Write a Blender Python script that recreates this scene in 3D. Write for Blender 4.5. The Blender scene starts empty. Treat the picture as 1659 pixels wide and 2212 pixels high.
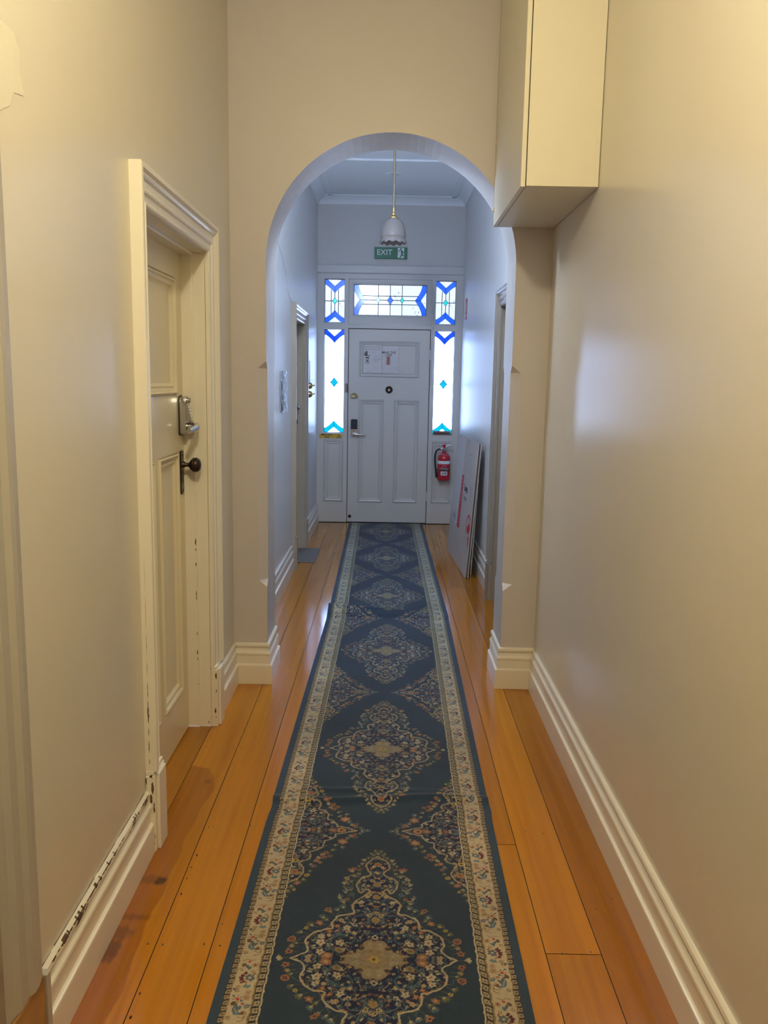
import bpy, bmesh, math, random
import numpy as np
from mathutils import Vector, Matrix
random.seed(7); np.random.seed(7)
C = bpy.context.scene.collection
PI = math.pi

# ------------------------------------------------------------------ tagging
def tag(o, label=None, cat=None, group=None, kind=None):
    if label: o['label'] = label
    if cat: o['category'] = cat
    if group: o['group'] = group
    if kind: o['kind'] = kind
    return o

def empty(name, loc, label, cat, group=None, kind=None):
    o = bpy.data.objects.new(name, None); C.objects.link(o)
    o.empty_display_size = .05
    o.location = loc
    return tag(o, label, cat, group, kind)

WORLD = {}
def link(name, me, mats, parent=None, smooth=False):
    o = bpy.data.objects.new(name, me); C.objects.link(o)
    for m in (mats if isinstance(mats, (list, tuple)) else [mats]): me.materials.append(m)
    if smooth:
        for p in me.polygons: p.use_smooth = True
    if parent is not None:
        o.parent = parent
        # geometry is written in world coordinates; parents are never rotated
        off = Vector((0, 0, 0)); q = parent
        while q is not None: off += q.location; q = q.parent
        o.matrix_parent_inverse = Matrix.Identity(4)
        o.location = -off
        # bake so that the part's own origin is sensible
        me.transform(Matrix.Translation(-off)); o.location = (0, 0, 0)
    return o

def obj(name, bm, mats, parent=None, smooth=False, normals=True, weld=False):
    if weld: bmesh.ops.remove_doubles(bm, verts=bm.verts, dist=1e-5)
    if normals: bmesh.ops.recalc_face_normals(bm, faces=bm.faces)
    me = bpy.data.meshes.new(name); bm.to_mesh(me); bm.free()
    o = link(name, me, mats, parent, smooth)
    if smooth == 'auto':
        pass
    return o

def smooth_by_angle(o, deg=35):
    me = o.data
    for p in me.polygons: p.use_smooth = True
    try: me.set_sharp_from_angle(angle=math.radians(deg))
    except Exception: pass
    return o

# ------------------------------------------------------------------ geometry helpers
ID = lambda u, v, w: (u, v, w)
def NB(): return bmesh.new()

def box(bm, a, b, f=ID, mi=0, bev=0):
    x0, y0, z0 = a; x1, y1, z1 = b
    vs = [bm.verts.new(f(x, y, z)) for x in (x0, x1) for y in (y0, y1) for z in (z0, z1)]
    fs = []
    for q in ((0,1,3,2),(4,6,7,5),(0,4,5,1),(2,3,7,6),(0,2,6,4),(1,5,7,3)):
        fc = bm.faces.new([vs[i] for i in q]); fc.material_index = mi; fs.append(fc)
    if bev:
        es = list({e for fc in fs for e in fc.edges})
        r = bmesh.ops.bevel(bm, geom=es, offset=bev, segments=2, affect='EDGES', profile=.5, clamp_overlap=True)
        for fc in r['faces']: fc.material_index = mi
    return fs

def quad(bm, pts, mi=0):
    fc = bm.faces.new([bm.verts.new(p) for p in pts]); fc.material_index = mi; return fc

def prism(bm, pts, w0, w1, f=ID, mi=0):
    """polygon in (u,v) extruded from w0 to w1"""
    a = [bm.verts.new(f(u, v, w0)) for u, v in pts]; b = [bm.verts.new(f(u, v, w1)) for u, v in pts]
    n = len(pts)
    bm.faces.new(a).material_index = mi; bm.faces.new(b[::-1]).material_index = mi
    for i in range(n):
        bm.faces.new((a[i], a[(i+1) % n], b[(i+1) % n], b[i])).material_index = mi

def frame_mould(bm, r, prof, f=ID, sides=4, mi=0):
    """mitred moulding round rect r=(u0,u1,v0,v1). prof: (d inward, h). sides=3: left, top, right only (v0 stays)."""
    u0, u1, v0, v1 = r
    rings = []
    for d, h in prof:
        b0 = v0 if sides == 3 else v0 + d
        rings.append([bm.verts.new(f(*p, h)) for p in ((u0+d, b0), (u0+d, v1-d), (u1-d, v1-d), (u1-d, b0))])
    for A, B in zip(rings, rings[1:]):
        for i in range(sides if sides == 4 else 3):
            j = (i+1) % 4
            bm.faces.new((A[i], A[j], B[j], B[i])).material_index = mi
    if sides == 3:
        for k in (0, 3):
            ring = [R[k] for R in rings]
            try: bm.faces.new(ring).material_index = mi
            except Exception: pass

def offset_poly(pts, d):
    """offset open 2D polyline to its left by d with mitres"""
    out = []
    n = len(pts)
    for i in range(n):
        p = Vector(pts[i])
        dirs = []
        if i > 0: dirs.append((p - Vector(pts[i-1])).normalized())
        if i < n-1: dirs.append((Vector(pts[i+1]) - p).normalized())
        ns = [Vector((-q.y, q.x)) for q in dirs]
        if len(ns) == 1: out.append(p + ns[0]*d)
        else:
            m = (ns[0] + ns[1]); m.normalize()
            out.append(p + m*(d / max(.2, m.dot(ns[0]))))
    return out

def skirting(bm, pts, prof, mi=0):
    """prof list of (out, z); path in plan; room is on the left side"""
    rings = []
    for d, z in prof:
        rings.append([bm.verts.new((q.x, q.y, z)) for q in offset_poly(pts, d)])
    for A, B in zip(rings, rings[1:]):
        for i in range(len(pts)-1):
            bm.faces.new((A[i], A[i+1], B[i+1], B[i])).material_index = mi
    for k in (0, -1):
        try: bm.faces.new([R[k] for R in rings]).material_index = mi
        except Exception: pass

def tube(bm, pts, r, seg=10, mi=0, caps=True, f=ID):
    pts = [Vector(p) for p in pts]
    n = len(pts); rings = []
    rr = r if isinstance(r, (list, tuple)) else [r]*n
    up = None
    for i in range(n):
        t = (pts[min(i+1, n-1)] - pts[max(i-1, 0)]).normalized()
        if up is None:
            up = Vector((0, 0, 1)) if abs(t.z) < .9 else Vector((1, 0, 0))
        a = t.cross(up).normalized(); b = a.cross(t).normalized(); up = b
        rings.append([bm.verts.new(f(*(pts[i] + a*math.cos(2*PI*k/seg)*rr[i] + b*math.sin(2*PI*k/seg)*rr[i]))) for k in range(seg)])
    for A, B in zip(rings, rings[1:]):
        for k in range(seg):
            bm.faces.new((A[k], A[(k+1) % seg], B[(k+1) % seg], B[k])).material_index = mi
    if caps:
        bm.faces.new(rings[0]).material_index = mi; bm.faces.new(rings[-1][::-1]).material_index = mi

def lathe(bm, prof, c, axis='z', seg=32, f=ID, mi=0, rfun=None):
    """prof (r, h) revolved about axis through c. axis 'w' uses third coordinate of f."""
    rings = []
    for i, (r, h) in enumerate(prof):
        ring = []
        for k in range(seg):
            a = 2*PI*k/seg
            rr, hh = (r, h) if rfun is None else rfun(r, h, a, i)
            x, y = rr*math.cos(a), rr*math.sin(a)
            if axis == 'z': p = (c[0]+x, c[1]+y, c[2]+hh)
            elif axis == 'x': p = (c[0]+hh, c[1]+x, c[2]+y)
            else: p = (c[0]+x, c[1]+hh, c[2]+y)
            ring.append(bm.verts.new(f(*p)))
        rings.append(ring)
    for A, B in zip(rings, rings[1:]):
        for k in range(seg):
            bm.faces.new((A[k], A[(k+1) % seg], B[(k+1) % seg], B[k])).material_index = mi
    for R, p in ((rings[0], prof[0]), (rings[-1], prof[-1])):
        if p[0] > 1e-4 and rfun is None: bm.faces.new(R).material_index = mi

def bez(p0, p1, p2, p3, n=16):
    o = []
    for i in range(n+1):
        t = i/n; s = 1-t
        o.append(tuple(s**3*a+3*s*s*t*b+3*s*t*t*c+t**3*d for a, b, c, d in zip(p0, p1, p2, p3)))
    return o

def text_obj(name, s, size, M4, mat, parent, align='CENTER', thick=.0004, bold=0, shear=0):
    cu = bpy.data.curves.new(name, 'FONT'); cu.body = s; cu.size = size
    cu.align_x = align; cu.align_y = 'CENTER'; cu.extrude = thick; cu.offset = bold; cu.shear = shear
    cu.space_line = .85
    t = bpy.data.objects.new(name, cu); C.objects.link(t)
    dg = bpy.context.evaluated_depsgraph_get()
    me = bpy.data.meshes.new_from_object(t.evaluated_get(dg))
    bpy.data.objects.remove(t); bpy.data.curves.remove(cu)
    me.name = name
    me.transform(M4)
    me.materials.clear()
    return link(name, me, mat, parent)

def basis(o, u, v):
    u = Vector(u).normalized(); v = Vector(v).normalized(); w = u.cross(v)
    return Matrix(((u.x, v.x, w.x, o[0]), (u.y, v.y, w.y, o[1]), (u.z, v.z, w.z, o[2]), (0, 0, 0, 1)))

# ------------------------------------------------------------------ materials
def lin(r, g, b):
    f = lambda c: (c/255/12.92) if c/255 <= .04045 else ((c/255+.055)/1.055)**2.4
    return (f(r), f(g), f(b), 1)

def newmat(name):
    m = bpy.data.materials.new(name); m.use_nodes = True
    nt = m.node_tree; nt.nodes.clear()
    out = nt.nodes.new('ShaderNodeOutputMaterial')
    return m, nt, out

def N(nt, t, **k):
    n = nt.nodes.new(t)
    for a, b in k.items():
        if a in n.bl_rna.properties: setattr(n, a, b)
    return n

def setin(n, **k):
    for a, b in k.items():
        n.inputs[a.replace('_', ' ')].default_value = b

def noise(nt, coord, scale, detail=4, rough=.5, vec=None):
    n = nt.nodes.new('ShaderNodeTexNoise')
    n.inputs['Scale'].default_value = scale; n.inputs['Detail'].default_value = detail; n.inputs['Roughness'].default_value = rough
    src = coord
    if vec is not None:
        mp = nt.nodes.new('ShaderNodeMapping'); mp.inputs['Scale'].default_value = vec
        nt.links.new(coord, mp.inputs['Vector']); src = mp.outputs['Vector']
    nt.links.new(src, n.inputs['Vector'])
    return n

def ramp(nt, src, stops):
    r = nt.nodes.new('ShaderNodeValToRGB')
    e = r.color_ramp.elements
    while len(e) > 1: e.remove(e[-1])
    e[0].position = stops[0][0]; e[0].color = stops[0][1]
    for p, c in stops[1:]:
        q = e.new(p); q.color = c
    nt.links.new(src, r.inputs['Fac'])
    return r

def g(v): return (v, v, v, 1)

def paint(name, col, rough=.35, var=.06, bump=.08, bscale=60, stretch=None, coat=0, spec=.5, big=1.2):
    """painted surface: slight tone variation and roller / brush texture"""
    m, nt, out = newmat(name)
    b = N(nt, 'ShaderNodeBsdfPrincipled'); nt.links.new(b.outputs[0], out.inputs[0])
    tc = N(nt, 'ShaderNodeTexCoord').outputs['Object']
    n1 = noise(nt, tc, big, 5, .6)
    lo = tuple(c*(1-var) for c in col[:3])+(1,); hi = tuple(min(1, c*(1+var)) for c in col[:3])+(1,)
    r = ramp(nt, n1.outputs['Fac'], [(.2, lo), (.8, hi)])
    nt.links.new(r.outputs[0], b.inputs['Base Color'])
    setin(b, Roughness=rough); b.inputs['Specular IOR Level'].default_value = spec
    n2 = noise(nt, tc, bscale, 3, .6, stretch)
    bp = N(nt, 'ShaderNodeBump'); setin(bp, Strength=bump, Distance=.004)
    nt.links.new(n2.outputs['Fac'], bp.inputs['Height']); nt.links.new(bp.outputs[0], b.inputs['Normal'])
    return m

def simple(name, col, rough=.5, metal=0, spec=.5, coat=0, nz=.0, nscale=30):
    m, nt, out = newmat(name)
    b = N(nt, 'ShaderNodeBsdfPrincipled'); nt.links.new(b.outputs[0], out.inputs[0])
    setin(b, Roughness=rough, Metallic=metal); b.inputs['Specular IOR Level'].default_value = spec
    b.inputs['Coat Weight'].default_value = coat
    tc = N(nt, 'ShaderNodeTexCoord').outputs['Object']
    n1 = noise(nt, tc, nscale, 3)
    v = nz or .05
    r = ramp(nt, n1.outputs['Fac'], [(.3, tuple(c*(1-v) for c in col[:3])+(1,)), (.7, tuple(min(1, c*(1+v)) for c in col[:3])+(1,))])
    nt.links.new(r.outputs[0], b.inputs['Base Color'])
    return m

WALLC = (.70, .61, .46, 1)
M = {}
M['wall_near'] = paint('cream_wall_paint', (.60, .56, .48), rough=.23, spec=.32, var=.02, bump=.05, bscale=90)
M['wall_arch'] = paint('shaded_arch_wall_paint', (.55, .515, .515), rough=.42, var=.015, bump=.06, bscale=90)  # side-wall paint with dimmer, cooler light put into its colour
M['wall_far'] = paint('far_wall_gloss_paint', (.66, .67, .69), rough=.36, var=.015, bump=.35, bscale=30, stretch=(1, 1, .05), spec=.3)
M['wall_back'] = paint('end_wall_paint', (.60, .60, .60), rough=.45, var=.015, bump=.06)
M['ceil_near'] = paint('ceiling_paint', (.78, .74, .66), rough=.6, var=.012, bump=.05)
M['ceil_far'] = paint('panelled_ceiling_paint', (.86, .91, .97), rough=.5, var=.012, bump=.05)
M['trim_grey'] = paint('dull_grey_trim', (.40, .375, .33), rough=.4, var=.015, bump=.05)  # greyer and darker than the other trim
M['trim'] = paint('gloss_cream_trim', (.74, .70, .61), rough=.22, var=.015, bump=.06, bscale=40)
M['trim_shadow'] = paint('deep_shaded_cream_trim', (.25, .22, .185), rough=.25, var=.015, bump=.05)  # trim copy with the far right doorway's shade put into its colour
M['trim_dim'] = paint('shaded_cream_trim', (.40, .36, .30), rough=.25, var=.015, bump=.05)  # trim colour darkened to carry the shade at the far left door
M['trim_far'] = paint('gloss_white_trim', (.68, .67, .63), rough=.25, var=.015, bump=.06, bscale=40)
M['door_near'] = paint('cream_door_paint', (.66, .59, .42), rough=.22, var=.012, bump=.05, bscale=40)
M['door_front'] = paint('white_front_door_paint', (.62, .63, .64), rough=.38, var=.015, bump=.08, bscale=40)
M['cabinet'] = paint('cream_cabinet_laminate', (.68, .64, .52), rough=.4, var=.02, bump=.06, bscale=160)
M['chip'] = simple('bare_timber_under_chipped_paint', (.085, .05, .03), .7, nz=.4, nscale=120)
M['baretimber'] = simple('bare_varnished_timber', (.33, .17, .05), .4, nz=.25, nscale=14)
M['crack'] = simple('plaster_crack', (.25, .24, .25), .9)
M['chrome'] = simple('satin_chrome', (.55, .55, .57), .22, 1)
M['bronze'] = simple('dark_bronze', (.055, .038, .032), .32, .75)
M['dullbrass'] = simple('dull_brass', (.30, .26, .17), .5, .6)
M['brass'] = simple('aged_brass', (.62, .47, .22), .3, 1)
M['black'] = simple('black_plastic', (.012, .014, .02), .35)
M['dark'] = simple('dark_gap', (.02, .018, .016), .8)
M['navyplastic'] = simple('dark_blue_plastic', (.012, .03, .06), .3)
M['whiteplastic'] = simple('white_plastic', (.75, .75, .76), .35)
M['paper'] = simple('white_paper', (.74, .75, .8), .6)
M['ink'] = simple('black_ink', (.035, .035, .05), .6)
M['inkgrey'] = simple('grey_ink', (.25, .26, .33), .6)
M['inkblue'] = simple('dark_blue_ink', (.03, .06, .14), .6)
M['inkred'] = simple('red_brown_ink', (.42, .075, .045), .6)
M['red'] = simple('fire_red_enamel', (.50, .012, .03), .22, coat=.4)
M['redprint'] = simple('red_print', (.55, .035, .05), .6)
M['green'] = simple('exit_green', (.0, .155, .075), .4)
M['signwhite'] = simple('sign_white', (.72, .80, .82), .5)
M['yellow'] = simple('yellow_tape', (.62, .42, .055), .45)
M['cardboard'] = simple('grey_carton_board', (.47, .44, .43), .75, nz=.05, nscale=9)
M['cardlight'] = simple('pale_carton_board', (.56, .55, .57), .75, nz=.04)
M['cardedge'] = simple('dark_carton_edge', (.10, .08, .075), .8)
M['boardwhite'] = simple('white_board', (.72, .72, .72), .5)
M['mat'] = simple('grey_rubber_mat', (.15, .135, .125), .8, nz=.2, nscale=200)
M['turq'] = simple('turquoise_print', (.06, .35, .38), .5)
M['stick'] = simple('brown_wood_bar', (.22, .12, .10), .6)

def glass(name, col, gloss=.06, texture=False):
    m, nt, out = newmat(name)
    t = N(nt, 'ShaderNodeBsdfTransparent'); t.inputs[0].default_value = col
    gl = N(nt, 'ShaderNodeBsdfGlossy'); gl.inputs['Roughness'].default_value = .12
    mx = N(nt, 'ShaderNodeMixShader'); mx.inputs[0].default_value = gloss
    nt.links.new(t.outputs[0], mx.inputs[1]); nt.links.new(gl.outputs[0], mx.inputs[2]); nt.links.new(mx.outputs[0], out.inputs[0])
    if texture:
        tc = N(nt, 'ShaderNodeTexCoord').outputs['Object']
        n1 = noise(nt, tc, 45, 2, .5, (1, 1, .7))
        n2 = noise(nt, tc, 5, 1, .5)
        r1 = ramp(nt, n1.outputs['Fac'], [(.0, col), (.60, col), (.66, tuple(c*.33 for c in col[:3])+(1,)), (.72, col)])
        r2 = ramp(nt, n2.outputs['Fac'], [(.50, g(0)), (.58, g(1))])
        mc = N(nt, 'ShaderNodeMix', data_type='RGBA')
        nt.links.new(r2.outputs[0], mc.inputs[0]); mc.inputs[6].default_value = col
        nt.links.new(r1.outputs[0], mc.inputs[7]); nt.links.new(mc.outputs[2], t.inputs[0])
    return m
SKY = 14.0
M['clear'] = glass('clear_obscure_glass', (.93, .95, .96, 1), .05)
M['hammered'] = glass('hammered_clear_glass', (.40, .38, .34, 1), .05, True)
M['blue_upper'] = glass('cobalt_blue_upper_glass', (.0, (.14/(SKY*.6*.14))**.5, min(1, 1.3/(SKY*1.06*.115))**.5, 1))
M['cyan_upper'] = glass('turquoise_upper_glass', (.0, min(1, .80/(SKY*.6*.14))**.5, min(1, .9/(SKY*1.06*.115))**.5, 1))
M['blue'] = glass('cobalt_blue_glass', (.0, (.14/SKY/.75)**.5, (1.3/SKY/.75)**.5, 1))
M['cyan'] = glass('turquoise_glass', (.0, (.95/SKY/.75)**.5, (1.1/SKY/.85)**.5, 1))
M['lead'] = simple('lead_came', (.045, .05, .06), .6)
M['sleeve'] = None
def sleeve_mat():
    m, nt, out = newmat('crinkled_clear_plastic')
    t = N(nt, 'ShaderNodeBsdfTransparent'); t.inputs[0].default_value = (.93, .94, .97, 1)
    gl = N(nt, 'ShaderNodeBsdfGlossy'); gl.inputs['Roughness'].default_value = .12
    fr = N(nt, 'ShaderNodeFresnel'); fr.inputs[0].default_value = 1.7
    mx = N(nt, 'ShaderNodeMixShader')
    tc = N(nt, 'ShaderNodeTexCoord').outputs['Object']
    n1 = noise(nt, tc, 26, 4, .6)
    bp = N(nt, 'ShaderNodeBump'); setin(bp, Strength=.9, Distance=.01)
    nt.links.new(n1.outputs['Fac'], bp.inputs['Height'])
    nt.links.new(bp.outputs[0], gl.inputs['Normal']); nt.links.new(bp.outputs[0], fr.inputs['Normal'])
    nt.links.new(fr.outputs[0], mx.inputs[0]); nt.links.new(t.outputs[0], mx.inputs[1]); nt.links.new(gl.outputs[0], mx.inputs[2])
    nt.links.new(mx.outputs[0], out.inputs[0])
    return m
M['sleeve'] = sleeve_mat()

def opal_mat():
    m, nt, out = newmat('opal_glass')
    b = N(nt, 'ShaderNodeBsdfPrincipled'); setin(b, Roughness=.18)
    tc = N(nt, 'ShaderNodeTexCoord').outputs['Object']
    sx = N(nt, 'ShaderNodeSeparateXYZ'); nt.links.new(tc, sx.inputs[0])
    n1 = noise(nt, tc, 30, 3)
    ad = N(nt, 'ShaderNodeMath', operation='MULTIPLY_ADD'); ad.inputs[1].default_value = .04; nt.links.new(n1.outputs['Fac'], ad.inputs[0]); nt.links.new(sx.outputs['Z'], ad.inputs[2])
    mr = N(nt, 'ShaderNodeMapRange'); mr.inputs['From Min'].default_value = -.19; mr.inputs['From Max'].default_value = .03
    nt.links.new(ad.outputs[0], mr.inputs['Value'])
    r = ramp(nt, mr.outputs[0], [(0, (.38, .35, .33, 1)), (.3, (.30, .30, .33, 1)), (.7, (.13, .125, .14, 1)), (1, (.07, .06, .055, 1))])
    nt.links.new(r.outputs[0], b.inputs['Base Color'])
    tr = N(nt, 'ShaderNodeBsdfTranslucent'); nt.links.new(r.outputs[0], tr.inputs[0])
    mx = N(nt, 'ShaderNodeMixShader'); mx.inputs[0].default_value = .35
    nt.links.new(b.outputs[0], mx.inputs[1]); nt.links.new(tr.outputs[0], mx.inputs[2]); nt.links.new(mx.outputs[0], out.inputs[0])
    return m
M['opal'] = opal_mat()

def floor_mat():
    m, nt, out = newmat('varnished_baltic_pine_boards')
    b = N(nt, 'ShaderNodeBsdfPrincipled'); nt.links.new(b.outputs[0], out.inputs[0])
    tc = N(nt, 'ShaderNodeTexCoord').outputs['Object']
    at = N(nt, 'ShaderNodeAttribute', attribute_name='board')
    sp = N(nt, 'ShaderNodeSeparateColor'); nt.links.new(at.outputs['Color'], sp.inputs[0])
    # per-board offset of the grain
    off = N(nt, 'ShaderNodeVectorMath', operation='SCALE'); off.inputs['Scale'].default_value = 13.0
    nt.links.new(at.outputs['Color'], off.inputs[0])
    ad = N(nt, 'ShaderNodeVectorMath', operation='ADD'); nt.links.new(tc, ad.inputs[0]); nt.links.new(off.outputs[0], ad.inputs[1])
    n1 = noise(nt, ad.outputs[0], 1, 6, .6, (34, .9, 1))
    n2 = noise(nt, ad.outputs[0], 1, 3, .5, (5, .5, 1))
    r1 = ramp(nt, n1.outputs['Fac'], [(.25, (.36, .128, .003, 1)), (.5, (.42, .160, .004, 1)), (.8, (.47, .195, .008, 1))])
    r2 = ramp(nt, n2.outputs['Fac'], [(.3, g(.82)), (.7, g(1.1))])
    mul = N(nt, 'ShaderNodeMix', data_type='RGBA', blend_type='MULTIPLY'); mul.inputs[0].default_value = 1
    nt.links.new(r1.outputs[0], mul.inputs[6]); nt.links.new(r2.outputs[0], mul.inputs[7])
    tint = ramp(nt, sp.outputs['Red'], [(0, (.72, .66, .6, 1)), (.5, (1, 1, 1, 1)), (1, (1.12, 1.1, 1.05, 1))])
    mul2 = N(nt, 'ShaderNodeMix', data_type='RGBA', blend_type='MULTIPLY'); mul2.inputs[0].default_value = 1
    nt.links.new(mul.outputs[2], mul2.inputs[6]); nt.links.new(tint.outputs[0], mul2.inputs[7])
    # dark heartwood and knots
    st = N(nt, 'ShaderNodeAttribute', attribute_name='stain')
    ss = N(nt, 'ShaderNodeSeparateColor'); nt.links.new(st.outputs['Color'], ss.inputs[0])
    mx = N(nt, 'ShaderNodeMix', data_type='RGBA'); nt.links.new(ss.outputs['Red'], mx.inputs[0]); nt.links.new(mul2.outputs[2], mx.inputs[6])
    dk = ramp(nt, n1.outputs['Fac'], [(.25, (.22, .066, .003, 1)), (.7, (.30, .10, .006, 1))]); nt.links.new(dk.outputs[0], mx.inputs[7])
    mx2 = N(nt, 'ShaderNodeMix', data_type='RGBA'); nt.links.new(ss.outputs['Green'], mx2.inputs[0]); nt.links.new(mx.outputs[2], mx2.inputs[6]); mx2.inputs[7].default_value = (.045, .018, .006, 1)
    nt.links.new(mx2.outputs[2], b.inputs['Base Color'])
    # scuffed polish
    n3 = noise(nt, tc, 7, 5, .65)
    rr = ramp(nt, n3.outputs['Fac'], [(.3, g(.11)), (.7, g(.11))]); nt.links.new(rr.outputs[0], b.inputs['Roughness'])
    b.inputs['Specular IOR Level'].default_value = .55
    n4 = noise(nt, tc, 1, 4, .6, (9, 4, 1)); n5 = noise(nt, tc, 300, 2, .5)
    mm = N(nt, 'ShaderNodeMath', operation='MULTIPLY_ADD'); mm.inputs[1].default_value = .05
    nt.links.new(n5.outputs['Fac'], mm.inputs[0]); nt.links.new(n4.outputs['Fac'], mm.inputs[2])
    bp = N(nt, 'ShaderNodeBump'); setin(bp, Strength=.17, Distance=.003); nt.links.new(mm.outputs[0], bp.inputs['Height']); nt.links.new(bp.outputs[0], b.inputs['Normal'])
    return m
M['floor'] = floor_mat()

def rug_mat():
    m, nt, out = newmat('woven_carpet_runner')
    b = N(nt, 'ShaderNodeBsdfPrincipled'); nt.links.new(b.outputs[0], out.inputs[0])
    at = N(nt, 'ShaderNodeAttribute', attribute_name='weave')
    tc = N(nt, 'ShaderNodeTexCoord').outputs['Object']
    n1 = noise(nt, tc, 420, 2, .6); n2 = noise(nt, tc, 2.2, 4, .6)
    r = ramp(nt, n1.outputs['Fac'], [(.3, g(.72)), (.7, g(1.2))])
    r2 = ramp(nt, n2.outputs['Fac'], [(.3, g(.85)), (.7, g(1.15))])
    ml = N(nt, 'ShaderNodeMix', data_type='RGBA', blend_type='MULTIPLY'); ml.inputs[0].default_value = 1
    nt.links.new(at.outputs['Color'], ml.inputs[6]); nt.links.new(r.outputs[0], ml.inputs[7])
    ml2 = N(nt, 'ShaderNodeMix', data_type='RGBA', blend_type='MULTIPLY'); ml2.inputs[0].default_value = 1
    nt.links.new(ml.outputs[2], ml2.inputs[6]); nt.links.new(r2.outputs[0], ml2.inputs[7])
    nt.links.new(ml2.outputs[2], b.inputs['Base Color'])
    setin(b, Roughness=.85); b.inputs['Specular IOR Level'].default_value = .25
    b.inputs['Sheen Weight'].default_value = .12; b.inputs['Sheen Roughness'].default_value = .5
    bp = N(nt, 'ShaderNodeBump'); setin(bp, Strength=.5, Distance=.002); nt.links.new(n1.outputs['Fac'], bp.inputs['Height']); nt.links.new(bp.outputs[0], b.inputs['Normal'])
    return m
M['rug'] = rug_mat()

# ------------------------------------------------------------------ dimensions (metres; camera stands over x=0,y=0)
XW = .757           # half width of the corridor
YA, YA2 = 4.05, 4.35  # arch wall
YB = 8.90           # end wall / front door
ZC = 3.37
AR, AZ = .588, 2.069  # arch radius and springing height
YR = -1.6
mapL = lambda u, v, w: (-XW + w, u, v)      # left wall: u along corridor, v up, w into the room
mapR = lambda u, v, w: (XW - w, u, v)
mapB = lambda u, v, w: (u, YB - w, v)       # end wall, w toward camera
mapA = lambda u, v, w: (u, YA - w, v)       # face of arch wall

# ------------------------------------------------------------------ floor
def stain_edge(Y):
    P = [(1.2, -.65), (1.828, -.646), (1.952, -.642), (2.05, -.654), (2.118, -.659), (2.178, -.654), (2.334, -.647), (2.458, -.65), (2.672, -.651), (2.82, -.640), (2.948, -.628), (3.02, -.645), (3.094, -.685), (3.12, -.77)]
    if Y <= P[0][0]: return P[0][1]
    for (a, b), (c, d) in zip(P, P[1:]):
        if Y <= c: return b + (d-b)*(Y-a)/(c-a)
    return -9
def build_floor():
    bm = NB()
    lb = bm.verts.layers.float_color.new('board'); ls = bm.verts.layers.float_color.new('stain')
    W = .1515
    seams = [-.757 + W*i for i in range(-2, 13)]
    rnd = random.Random(11)
    gap = .0012
    for bi, (x0, x1) in enumerate(zip(seams, seams[1:])):
        cuts = [YR, YB+.12]
        if bi == 10: cuts += [2.05, 6.1]            # butt joints seen beside the rug
        elif bi == 9: cuts += [2.587, 7.3]
        else: cuts += [rnd.uniform(4.2, 8.4)]
        cuts.sort()
        for y0, y1 in zip(cuts, cuts[1:]):
            t = rnd.uniform(.3, .85)
            if bi in (2,): t = .55
            if bi == 1: t = .22
            if bi in (11,): t = .12
            colr = (t, rnd.random(), rnd.random(), 1)
            fine = bi in (2, 3)
            nx, ny = (32, max(1, int((y1-y0)/.008))) if fine and y0 < 3.3 else (1, max(1, int((y1-y0)/.5)))
            grid = []
            for j in range(ny+1):
                row = []
                Y = y0 + gap + (y1-y0-2*gap)*j/ny
                se = stain_edge(Y) + .004*math.sin(Y*31) if bi == 2 and nx > 1 else -9
                for i in range(nx+1):
                    X = x0 + gap + (x1-x0-2*gap)*i/nx
                    v = bm.verts.new((X, Y, 0))
                    v[lb] = colr
                    s = k = 0
                    if nx > 1:
                        s = max(0, min(1, .5 + (se - X)/.004)) * (.85 if Y < 2.6 else .8)
                        for kx, ky, rx, ry, a in ((-.672, 2.345, .015, .018, .9), (-.70, 2.35, .045, .022, .35), (-.722, 2.03, .026, .045, .6), (-.70, 2.17, .05, .013, .35), (-.665, 2.985, .012, .02, .35), (-.715, 2.10, .03, .03, .4)):
                            d = ((X-kx)/rx)**2 + ((Y-ky)/ry)**2
                            d += .35*math.sin(X*260)+.25*math.sin(Y*190+X*90)
                            k = max(k, a*max(0, min(1, 1.6-d)))
                    v[ls] = (s, k, 0, 1)
                    row.append(v)
                grid.append(row)
            for j in range(ny):
                for i in range(nx):
                    bm.faces.new((grid[j][i], grid[j][i+1], grid[j+1][i+1], grid[j+1][i]))
    # dark gap under the boards
    for a in ((-1.05, YR), ):
        fc = quad(bm, [(-1.05, YR, -.004), (1.05, YR, -.004), (1.05, YB+.12, -.004), (-1.05, YB+.12, -.004)], 1)
    # nail heads
    for x, y, r in [(x_, y_, r_*.55) for x_, y_, r_ in [(-.732, 3.283, 4), (-.62, 3.285, 4), (-.586, 3.278, 5), (-.621, 2.659, 4), (-.590, 2.66, 5), (-.575, 2.664, 4), (-.45, 2.674, 5), (-.592, 2.488, 6), (-.592, 2.281, 6), (-.628, 2.057, 5), (-.587, 2.055, 5), (-.475, 2.06, 5), (-.431, 2.055, 5), (-.595, 1.871, 6), (-.594, 1.792, 7), (-.443, 2.147, 4), (-.594, 2.42, 5), (-.594, 2.359, 5), (.50, 2.05, 5), (.58, 2.06, 4), (.64, 2.25, 4), (.70, 2.3, 5), (.5, 2.67, 4), (.56, 2.66, 5), (.66, 2.67, 4), (.49, 3.28, 4), (.57, 3.28, 4), (.64, 3.28, 4), (-.5, 4.5, 4), (-.56, 3.9, 4), (.47, 3.9, 4), (.55, 3.9, 4)]]:
        vs = [bm.verts.new((x + r*.001*math.cos(2*PI*k/8)*.8, y + r*.001*math.sin(2*PI*k/8)*1.6, .0006)) for k in range(8)]
        bm.faces.new(vs).material_index = 1
    o = obj('floor', bm, [M['floor'], M['dark']])
    tag(o, 'varnished orange pine board floor running the length of the hall', 'floor', kind='structure')
build_floor()

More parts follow.
